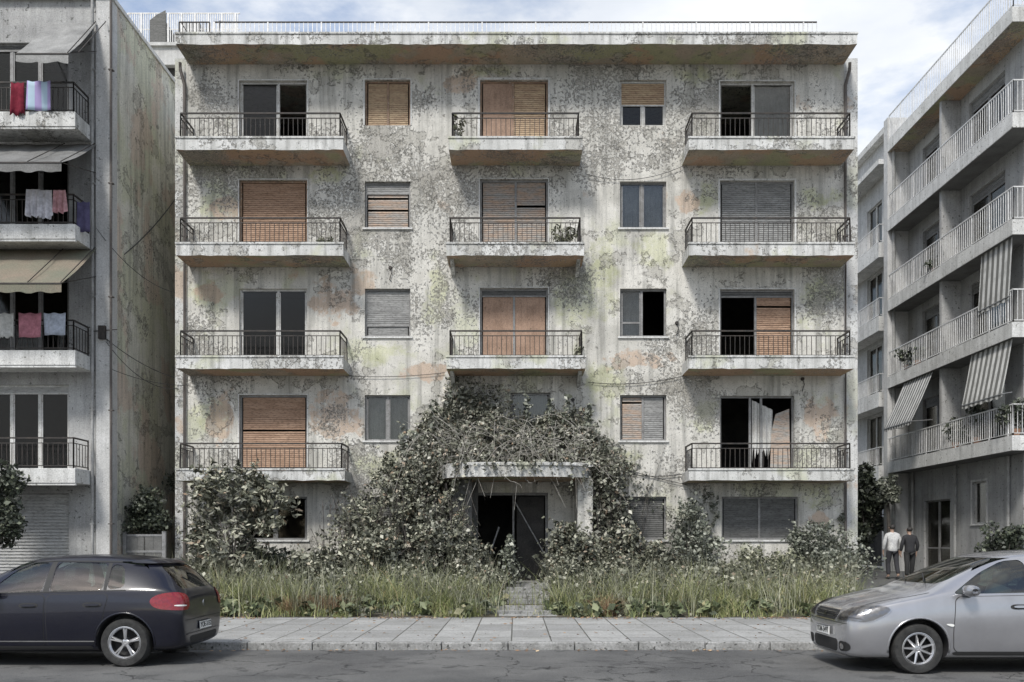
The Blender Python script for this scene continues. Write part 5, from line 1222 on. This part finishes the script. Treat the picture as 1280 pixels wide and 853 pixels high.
    # wing mirrors
    for sgn in (-1, 1):
        mx_, mz_ = wind['mirror']; b = MB(); cy = sgn * (W / 2 + .09); c = O + Vector((mx_, cy, mz_)); ring = []
        for (t_, rx, rz) in ((-.11, .02, .03), (-.09, .06, .06), (0, .075, .075), (.08, .06, .065), (.11, .02, .03)):
            ring.append([c + Vector((-.02 + rx * math.cos(a_) - (.03 if math.cos(a_) < 0 else 0), t_, rz * math.sin(a_))) for a_ in np.linspace(0, 2 * math.pi, 13)[:-1]])
        vs = [p for r_ in ring for p in r_]; fsx = [(i*12+k_, i*12+(k_+1) % 12, (i+1)*12+(k_+1) % 12, (i+1)*12+k_) for i in range(4) for k_ in range(12)] + [tuple(range(12)), tuple(range(48, 60))]
        b.mesh(vs, fsx); b.bar(c + Vector((0, -sgn * .05, -.05)), c + Vector((.02, -sgn * .2, -.09)), .025, 1, 6); b.build('wing_mirror', [paintm, M['black']], root, smooth=True)
    b = MB()
    for wx in wheel_x: b.bar(O + Vector((wx, -W / 2 + .2, wr)), O + Vector((wx, W / 2 - .2, wr)), .05, 0, 8)
    b.box(O.x + .4, O.x + L - .4, O.y - W * .36, O.y + W * .36, O.z + .17, O.z + .3); b.build('underbody', M['black'], root)
    return root, patch, put, O
M['trim'] = simple('dark_lining', (.03, .03, .032), .7); M['tyre'] = dirty('tyre_rubber', (.028, .028, .028), (.05, .05, .048), 12, .8, obj=True, spec=.3)
M['alloy'] = simple('brushed_alloy', (.62, .62, .63), .3, .85, var=.15); M['seatf'] = simple('seat_fabric', (.07, .07, .075), .9)
M['car_glass'] = glass('tinted_car_glass', (.50, .62, .58), .10, .02); M['navy'] = paint('dark_blue_car_paint', (.006, .0065, .014), .0, .3); M['silver'] = paint('silver_car_paint', (.37, .37, .385), .6, .27)
M['lens_red'] = simple('red_lens', (.24, .008, .016), .12, 0, .8, .4, 30); M['lens_clear'] = glass('clear_lens', (.9, .9, .9), .12, .03); M['chrome'] = simple('chrome', (.8, .8, .8), .12, 1, var=.05)
M['plate'] = simple('number_plate', (.75, .75, .72), .5, var=.08); M['lamp_in'] = simple('lamp_reflector', (.16, .16, .17), .35, .5, var=.3, sc_=25)
def plate(root, txt, c, rot, w_=.46, h_=.105):
    b = MB(); m_ = Matrix.Translation(c) @ rot
    b.mesh([m_ @ Vector(p) for p in ((-w_/2, 0, -h_/2), (w_/2, 0, -h_/2), (w_/2, 0, h_/2), (-w_/2, 0, h_/2), (-w_/2, .012, -h_/2), (w_/2, .012, -h_/2), (w_/2, .012, h_/2), (-w_/2, .012, h_/2))], [(0,1,2,3),(7,6,5,4),(0,4,5,1),(1,5,6,2),(2,6,7,3),(3,7,4,0)])
    b.bar(m_ @ Vector((-w_/2, -.002, h_/2)), m_ @ Vector((w_/2, -.002, h_/2)), .004, 1); b.bar(m_ @ Vector((-w_/2, -.002, -h_/2)), m_ @ Vector((w_/2, -.002, -h_/2)), .004, 1)
    po = b.build('number_plate', [M['plate'], M['black']], root)
    cu = bpy.data.curves.new('plate_text', 'FONT'); cu.body = txt; cu.size = h_ * .92; cu.align_x = 'CENTER'; cu.align_y = 'CENTER'; cu.extrude = .001; cu.offset = .001
    to = bpy.data.objects.new('t', cu); COL.objects.link(to); dg = bpy.context.evaluated_depsgraph_get(); dg.update(); me_ = bpy.data.meshes.new_from_object(to.evaluated_get(dg)); bpy.data.objects.remove(to)
    me_.transform(m_ @ Matrix.Translation((0, -.003, 0)) @ Matrix.Rotation(R(90), 4, 'X')); me_.materials.clear(); me_.materials.append(M['black']); me_.name = 'lettering'; link_mesh('lettering', me_, po)

# dark hatchback, parked at the kerb, its tail towards the middle of the street
T1 = [(0.0, .28, .52, .58, .42, .56, .60, .42, .66, .68), (.05, .20, .68, .74, .44, .72, .66, .52, .72, .745), (.28, .18, .80, .84, .48, .80, .75, .62, .81, .85), (.75, .18, .83, .88, .52, .83, .86, .66, .91, .945), (1.15, .18, .83, .885, .55, .84, .93, .68, .985, 1.02),
      (1.32, .18, .83, .885, .56, .845, .95, .68, 1.04, 1.085), (1.85, .18, .83, .885, .57, .845, .965, .60, 1.33, 1.385), (2.1, .18, .83, .885, .57, .845, .97, .59, 1.40, 1.455), (2.6, .18, .83, .885, .58, .845, .98, .59, 1.435, 1.49), (3.2, .18, .83, .885, .6, .845, .99, .585, 1.425, 1.48), (3.62, .18, .83, .885, .62, .84, 1.0, .575, 1.385, 1.44),
      (3.86, .19, .82, .875, .63, .825, 1.0, .57, 1.30, 1.345), (4.02, .20, .80, .86, .62, .80, .99, .58, 1.12, 1.16), (4.13, .22, .77, .83, .60, .77, .93, .58, 1.0, 1.02), (4.19, .26, .70, .78, .56, .73, .86, .52, .92, .94), (4.21, .30, .62, .70, .52, .66, .80, .48, .86, .88)]
sw1 = [[(1.62, .985), (2.36, .99), (2.36, 1.375), (2.12, 1.36), (1.9, 1.26)], [(2.45, .99), (3.16, 1.01), (3.13, 1.37), (2.45, 1.38)], [(3.21, 1.02), (3.44, 1.05), (3.36, 1.33), (3.19, 1.36)]]
hb, patch, put, O = car('parked_hatchback', 'dark blue hatchback parked at the kerb with red tail lights towards the camera side', T1, -8.62, 12.73, 1.78, M['navy'], (.87, 3.45), .32, .215,
    sw1, {'poly': [(-.60, 1.07), (.60, 1.07), (.50, 1.38), (-.50, 1.38)], 'cab': (1.35, 3.95, 1.48), 'mirror': (1.75, 1.02)}, [(-.60, 1.02), (.60, 1.02), (.50, 1.33), (-.50, 1.33)],
    [[(1.42, .30), (2.38, .26), (2.40, .955), (1.52, .94), (1.40, .7)], [(2.43, .26), (3.02, .28), (3.16, .60), (3.24, .965), (2.43, .955)]], 4.21, 5)
for sy in (-1, 1):
    b = MB(); dgn = Vector((-1, -sy * .75, 0)).normalized(); uu = Vector((-dgn.y, dgn.x, 0)); o_ = Vector((4.0, sy * .70, .0)) - dgn * 2
    if uu.dot(Vector((1, 0, 0))) < 0: uu = -uu
    pl = [(-.22, .77), (.0, .745), (.22, .75), (.22, .94), (.02, .985), (-.16, .97), (-.27, .88)]
    put(b, patch(pl, o_, uu, (0, 0, 1), dgn, .010, rnd=2)); pl2 = [(-.10, .83), (.08, .82), (.08, .86), (-.10, .87)]
    tl = b.build('tail_light', M['lens_red'], hb, smooth=True); b = MB(); put(b, patch([(-.04, .80), (.14, .795), (.14, .815), (-.04, .82)], o_, uu, (0, 0, 1), dgn, .014, rnd=1)); b.build('reversing_lens', M['plate'], tl)
RX = lambda pl, off, rnd=2, step=.05: patch(pl, (7, 0, 0), (0, 1, 0), (0, 0, 1), (-1, 0, 0), off, rnd=rnd, step=step)
SX = lambda pl, off, rnd=2, step=.05: patch(pl, (0, -3, 0), (1, 0, 0), (0, 0, 1), (0, 1, 0), off, rnd=rnd, step=step)
b = MB(); put(b, RX([(-.70, .60), (.70, .60), (.70, .612), (-.70, .612)], .002, 0), 1); put(b, RX([(-.5, .28), (.5, .28), (.55, .38), (-.55, .38)], .003), 1); put(b, RX([(-.63, .40), (.63, .40), (.66, .42), (-.66, .42)], .012, 1), 0)
b.build('rear_bumper_trim', [M['navy'], M['black']], hb, smooth=True)
b = MB(); put(b, RX([(-.60, 1.335), (.60, 1.335), (.53, 1.385), (-.53, 1.385)], .035)); b.build('roof_spoiler', M['navy'], hb, smooth=True)
b = MB(); p0 = O + Vector((4.1, 0, 1.05)); b.bar(p0, p0 + Vector((-.10, -.28, .12)), .008); b.build('rear_wiper', M['black'], hb)
b = MB(); b.lathe([(0, .0001), (0.0, .05), (.006, .045)], (0, 0, 0), 'Z', 20); rot = Matrix.Rotation(R(90), 4, 'Y'); b.v = [tuple(Matrix.Translation(O + Vector((4.205, 0, .80))) @ rot @ Vector(v)) for v in b.v]; b.build('round_badge', M['chrome'], hb, smooth=True)
plate(hb, 'YOE-3152', O + Vector((4.235, 0, .50)), Matrix.Rotation(R(90), 4, 'Z') @ Matrix.Rotation(R(-4), 4, 'X'), .44, .11)
b = MB(); put(b, SX([(1.1, .335), (3.05, .335), (3.05, .35), (1.1, .35)], .008, 0), 0); b.build('side_moulding', M['chrome'], hb, smooth=True)
b = MB(); put(b, SX([(1.58, .968), (3.46, 1.008), (3.46, 1.02), (1.58, .98)], .004, 0), 0); put(b, SX([(2.368, .99), (2.442, .99), (2.442, 1.385), (2.368, 1.38)], .003, 0)); put(b, SX([(3.165, 1.02), (3.205, 1.02), (3.185, 1.37), (3.135, 1.37)], .003, 0)); put(b, SX([(1.9, 1.268), (2.12, 1.37), (2.4, 1.388), (3.3, 1.375), (3.3, 1.39), (2.4, 1.403), (2.12, 1.385), (1.9, 1.285)], .003, 0)); b.build('window_seal', M['black'], hb, smooth=True)
b = MB()
for sy in (-.35, .0): pass
b.tube([O + Vector((4.15, -.45, .19)), O + Vector((4.0, -.45, .19))], .03, 0, 8); b.build('exhaust', M['black'], hb)

# silver compact at the other end, nose towards the middle of the street
T2 = [(0.0, .25, .58, .64, .40, .62, .59, .46, .67, .685), (.05, .19, .70, .76, .42, .74, .67, .55, .75, .775), (.18, .17, .78, .82, .45, .79, .75, .60, .815, .855), (.45, .17, .82, .86, .48, .82, .83, .66, .90, .945), (.9, .17, .835, .885, .52, .84, .91, .68, .985, 1.03), (1.15, .17, .835, .885, .55, .845, .95, .69, 1.04, 1.085),
      (1.35, .17, .835, .885, .56, .845, .975, .68, 1.13, 1.175), (1.9, .17, .835, .885, .57, .845, .99, .62, 1.38, 1.43), (2.2, .17, .835, .885, .57, .845, 1.0, .61, 1.465, 1.52), (2.7, .17, .835, .885, .58, .845, 1.01, .61, 1.50, 1.56), (3.3, .17, .835, .885, .6, .84, 1.02, .60, 1.49, 1.55), (3.75, .18, .83, .88, .62, .835, 1.03, .59, 1.43, 1.49),
      (4.0, .2, .81, .86, .62, .81, 1.02, .58, 1.27, 1.31), (4.14, .23, .76, .82, .6, .77, .97, .57, 1.05, 1.07), (4.2, .28, .66, .74, .56, .7, .88, .5, .94, .96), (4.22, .32, .6, .68, .52, .64, .82, .46, .88, .9)]
sw2 = [[(1.42, 1.0), (2.42, 1.02), (2.42, 1.43), (2.16, 1.41), (1.85, 1.27)], [(2.51, 1.02), (3.3, 1.04), (3.26, 1.42), (2.51, 1.43)], [(3.36, 1.06), (3.66, 1.09), (3.52, 1.36), (3.34, 1.41)]]
T2 = [((.12 + x[0] * .88) if x[0] < 1 else x[0], *x[1:]) for x in T2]
sv, patch, put, O = car('parked_compact_car', 'silver compact car parked at the kerb, headlight and grille showing', T2, 4.03, 12.08, 1.76, M['silver'], (1.0, 3.52), .315, .205,
    sw2, {'poly': [(-.64, 1.12), (.64, 1.12), (.52, 1.45), (-.52, 1.45)], 'cab': (1.32, 3.95, 1.54), 'mirror': (1.62, 1.05)}, [(-.5, 1.12), (.5, 1.12), (.43, 1.38), (-.43, 1.38)],
    [[(1.42, .55), (1.44, .28), (2.44, .26), (2.46, .985), (1.46, .965)], [(2.50, .26), (3.06, .28), (3.2, .62), (3.3, 1.0), (2.50, .985)]], 4.22, 9)
FX = lambda pl, off, rnd=2, step=.05: patch(pl, (-3, 0, 0), (0, 1, 0), (0, 0, 1), (1, 0, 0), off, rnd=rnd, step=step)
b = MB(); put(b, FX([(-.36, .64), (.36, .64), (.44, .77), (-.44, .77)], .003), 1)
for z in (.685, .71, .735): put(b, FX([(-.37, z), (.37, z), (.37, z + .008), (-.37, z + .008)], .012, 0), 0)
put(b, FX([(-.38, .628), (.38, .628), (.38, .642), (-.38, .642)], .012, 0), 0); put(b, FX([(-.45, .77), (.45, .77), (.45, .784), (-.45, .784)], .012, 0), 0)
b.build('grille', [M['chrome'], M['black']], sv, smooth=True)
b = MB(); put(b, FX([(-.045, .68), (.045, .68), (.045, .74), (-.045, .74)], .022)); b.build('round_badge', M['chrome'], sv, smooth=True)
for sy in (-1, 1):
    dgn = Vector((1, -sy * .95, -.35)).normalized(); uu = Vector((1, sy * 1.05, 0)).normalized() * 1.0; vv_ = Vector((0, 0, 1))
    o_ = Vector((.30, sy * .68, 0)) - dgn * 2
    pl = [(-.30, .655), (.02, .625), (.17, .635), (.34, .78), (.38, .87), (.2, .88), (-.05, .84), (-.26, .75)]
    b = MB(); put(b, patch([(p[0] * .96, p[1] - .0) for p in pl], o_ + Vector((0, 0, .0)), uu, vv_, dgn, .004, rnd=2), 0)
    hl = b.build('headlight', M['lamp_in'], sv, smooth=True)
    b = MB(); put(b, patch([(-.10, .70), (.0, .70), (.02, .78), (-.10, .76)], o_, uu, vv_, dgn, .010, rnd=2), 0); put(b, patch([(.05, .72), (.16, .73), (.18, .81), (.06, .80)], o_, uu, vv_, dgn, .010, rnd=2), 0); b.build('reflector_bowl', M['chrome'], hl, smooth=True)
    b = MB(); put(b, patch([(.015, .70), (.03, .70), (.045, .79), (.03, .79)], o_, uu, vv_, dgn, .012, rnd=1), 0); put(b, patch([(-.2, .672), (.1, .658), (.1, .67), (-.2, .684)], o_, uu, vv_, dgn, .012, rnd=1), 0); b.build('lamp_divider', M['black'], hl, smooth=True)
    b = MB(); put(b, patch(pl, o_, uu, vv_, dgn, .018, rnd=2), 0); b.build('lens', M['lens_clear'], hl, smooth=True)
b = MB(); put(b, FX([(-.42, .24), (.42, .24), (.45, .40), (-.45, .40)], .004), 1); put(b, FX([(-.72, .27), (-.49, .255), (-.48, .39), (-.74, .385)], .004), 1); put(b, FX([(.72, .27), (.49, .255), (.48, .39), (.74, .385)], .004), 1)
put(b, FX([(-.62, .205), (.62, .205), (.62, .222), (-.62, .222)], .016, 0), 0)
b.build('bumper_intake', [M['chrome'], M['black']], sv, smooth=True)
for y_ in (-.60, .60): b = MB(); put(b, FX([(y_ - .045, .29), (y_ + .045, .29), (y_ + .045, .36), (y_ - .045, .36)], .02)); b.build('fog_light', M['chrome'], sv, smooth=True)
plate(sv, 'YKM-3497', O + Vector((.085, 0, .49)), Matrix.Rotation(R(-90), 4, 'Z'), .46, .11)
b = MB(); put(b, patch([(-.03, .0), (1.2, .0), (1.2, .008), (-.03, .008)], (0, 0, 0), (1, 0, 0), (0, 1, 0), (0, 0, 1), 0)) if False else None
TZ = lambda pl, off, rnd=0: patch(pl, (0, 0, 3), (1, 0, 0), (0, 1, 0), (0, 0, -1), off, rnd=rnd)
b = MB()
for sy in (-1, 1): put(b, TZ([(.22, sy * .50), (.32, sy * .62), (.9, sy * .735), (1.16, sy * .76), (1.16, sy * .768), (.9, sy * .743), (.32, sy * .628), (.22, sy * .508)], .003))
put(b, FX([(-.7, .615), (.7, .615), (.7, .622), (-.7, .622)], .002, 0)); b.build('bonnet_shut_line', M['black'], sv)
b = MB()
for y0_, y1_ in ((-.5, -.05), (.1, .55)):
    p0 = O + Vector((1.22, y0_, 1.14)); p1 = O + Vector((1.40, y1_, 1.235)); b.bar(p0, p1, .009)
b.build('wiper', M['black'], sv)
b = MB(); put(b, SX([(.88 + .5, .60), (1.42, .60), (1.42, .635), (1.30, .635)], .012)); b.build('side_repeater', M['plate'], sv)

# ================================================================ people
def skin_obj(name, nodes, edges, m, parent, sub=2):
    me = bpy.data.meshes.new(name); me.from_pydata([n_[0] for n_ in nodes], edges, []); o = bpy.data.objects.new(name, me); COL.objects.link(o)
    sk = o.modifiers.new('skin', 'SKIN'); sk.use_smooth_shade = True; su = o.modifiers.new('sub', 'SUBSURF'); su.levels = sub; su.render_levels = sub
    for i, n_ in enumerate(nodes): sv_ = me.skin_vertices[0].data[i]; sv_.radius = n_[1] if isinstance(n_[1], tuple) else (n_[1], n_[1]); sv_.use_root = (i == 0)
    dg = bpy.context.evaluated_depsgraph_get(); dg.update(); m2 = bpy.data.meshes.new_from_object(o.evaluated_get(dg)); bpy.data.objects.remove(o)
    m2.materials.clear(); m2.materials.append(m); m2.name = name; m2.polygons.foreach_set('use_smooth', [True] * len(m2.polygons)); return link_mesh(name, m2, parent)
def person(label, x, y, z, H_, top, bottom, hairc, stride=.12, skinc=(.42, .28, .21), lean=0, facing=1):
    t = thing('person', label, 'person', (x, y, z)); k = H_ / 1.75
    def v(a, b_, c): return (x + a * k, y + b_ * k * facing, z + c * k)
    ms = simple('skin_tone', skinc, .6, var=.1)
    st = stride
    # body: pelvis root, legs, torso, neck, head, arms as one surface
    N = [(v(0, 0, .95), (.115, .085)), (v(0, 0, 1.12), (.115, .085)), (v(0, .01 + lean, 1.33), (.12, .085)), (v(0, .01 + lean, 1.45), (.06, .055)), (v(0, .02 + lean, 1.52), .052), (v(0, .03 + lean, 1.585), .078), (v(0, .04 + lean, 1.66), .092), (v(0, .035 + lean, 1.72), .06),
         (v(-.10, 0, .88), .085), (v(-.11, st * .5, .50), .056), (v(-.11, st * .2, .10), .04), (v(-.12, st * .2 + .13, .03), .034),
         (v(.10, 0, .88), .085), (v(.11, -st * .3, .50), .056), (v(.11, -st * 1.2, .13), .04), (v(.12, -st * 1.2 + .12, .045), .034),
         (v(-.19, lean, 1.39), .045), (v(-.262, -.02 + lean, 1.14), .04), (v(-.27, .06 + lean, .90), .032), (v(-.265, .08 + lean, .84), (.035, .02)),
         (v(.19, lean, 1.39), .045), (v(.262, -.02 + lean, 1.14), .04), (v(.26, .08 + lean, .90), .032), (v(.255, .10 + lean, .84), (.035, .02))]
    E = [(0, 1), (1, 2), (2, 3), (3, 4), (4, 5), (5, 6), (6, 7), (0, 8), (8, 9), (9, 10), (10, 11), (0, 12), (12, 13), (13, 14), (14, 15), (2, 16), (16, 17), (17, 18), (18, 19), (2, 20), (20, 21), (21, 22), (22, 23)]
    for base, sx in ((19, -1), (23, 1)):       # fingers and thumb
        hx, hy = (-.265, .08 + lean) if sx < 0 else (.255, .10 + lean)
        for q, ln in zip((-.027, -.009, .009, .027), (.07, .08, .078, .062)):
            N += [(v(hx, hy + q, .80), .0095), (v(hx - sx * .008, hy + q + .002, .80 - ln * .55), .0085), (v(hx - sx * .02, hy + q + .003, .80 - ln), .007)]
            n0 = len(N) - 3; E += [(base, n0), (n0, n0 + 1), (n0 + 1, n0 + 2)]
        N += [(v(hx - sx * .012, hy + .04, .83), .010), (v(hx - sx * .02, hy + .055, .785), .008)]; n0 = len(N) - 2; E += [(base, n0), (n0, n0 + 1)]
    skin_obj('body', N, E, ms, t)
    S_ = [(v(0, -.01, .82), (.18, .15)), (v(0, -.01, 1.0), (.17, .14)), (v(0, 0, 1.12), (.158, .125)), (v(0, .01 + lean, 1.33), (.175, .128)), (v(0, .0 + lean, 1.525), (.075, .075)), (v(-.19, lean, 1.395), .068), (v(-.265, -.02 + lean, 1.14), .062), (v(-.272, .05 + lean, .93), .047), (v(.19, lean, 1.395), .068), (v(.265, -.02 + lean, 1.14), .062), (v(.262, .07 + lean, .93), .047)]
    skin_obj('shirt', S_, [(0, 1), (1, 2), (2, 3), (3, 4), (3, 5), (5, 6), (6, 7), (3, 8), (8, 9), (9, 10)], top, t)
    T_ = [(v(0, 0, 1.0), (.155, .12)), (v(-.10, 0, .86), .105), (v(-.11, st * .5, .50), .078), (v(-.11, st * .2, .12), .066), (v(.10, 0, .86), .105), (v(.11, -st * .3, .50), .078), (v(.11, -st * 1.2, .15), .066)]
    skin_obj('trousers', T_, [(0, 1), (1, 2), (2, 3), (0, 4), (4, 5), (5, 6)], bottom, t)
    skin_obj('hair', [(v(0, -.015 + lean, 1.58), .075), (v(0, -.005 + lean, 1.66), .105), (v(0, .03 + lean, 1.725), .085)], [(0, 1), (1, 2)], hairc, t)
    for sx, yy, zz2 in ((-.11, st * .2, .05), (.11, -st * 1.2, .06)): skin_obj('shoe', [(v(sx, yy - .02, zz2), (.045, .05)), (v(sx * 1.03, yy + .08, zz2 - .01), (.045, .036)), (v(sx * 1.05, yy + .18, zz2 - .015), (.036, .028))], [(0, 1), (1, 2)], M['shoe'], t, 1)
    # face: eyes, nose, mouth line, ears
    b = MB()
    for sx in (-1, 1): c = Vector(v(sx * .033, .125 + lean, 1.655)); b.lathe([(-.008, .001), (0, .012), (.008, .001)], c, n=8)
    b.build('eye', M['black'], t)
    skin_obj('nose', [(v(0, .125 + lean, 1.65), .008), (v(0, .145 + lean, 1.62), .013)], [(0, 1)], ms, t, 1)
    for sx in (-1, 1): skin_obj('ear', [(v(sx * .09, .03 + lean, 1.665), (.02, .01)), (v(sx * .095, .03 + lean, 1.625), (.014, .008))], [(0, 1)], ms, t, 1)
    b = MB(); b.tube([v(-.025, .122 + lean, 1.59), v(0, .13 + lean, 1.588), v(.025, .122 + lean, 1.59)], .004, 0, 5); b.build('mouth', M['lips'], t)
    return t
M['shoe'] = simple('black_shoe', (.03, .03, .03), .5); M['lips'] = simple('lips', (.35, .16, .14), .6)
hairm = simple('dark_hair', (.03, .027, .025), .7); greyh = simple('grey_hair', (.16, .155, .15), .8)
person('person in white shirt and dark trousers walking away up the side street', PX(1115.5, 28.6), 28.6, gz(0, 28.6), 1.74, dirty('white_shirt', (.66, .66, .65), (.5, .5, .5), 9, .9, obj=True), simple('dark_trousers', (.035, .035, .04), .9), hairm, .16)
person('person in black jacket and black trousers walking beside the white shirt', PX(1137, 28.4), 28.4, gz(0, 28.4), 1.66, simple('black_jacket', (.025, .025, .028), .85), simple('black_trousers', (.03, .03, .03), .9), hairm, -.12)
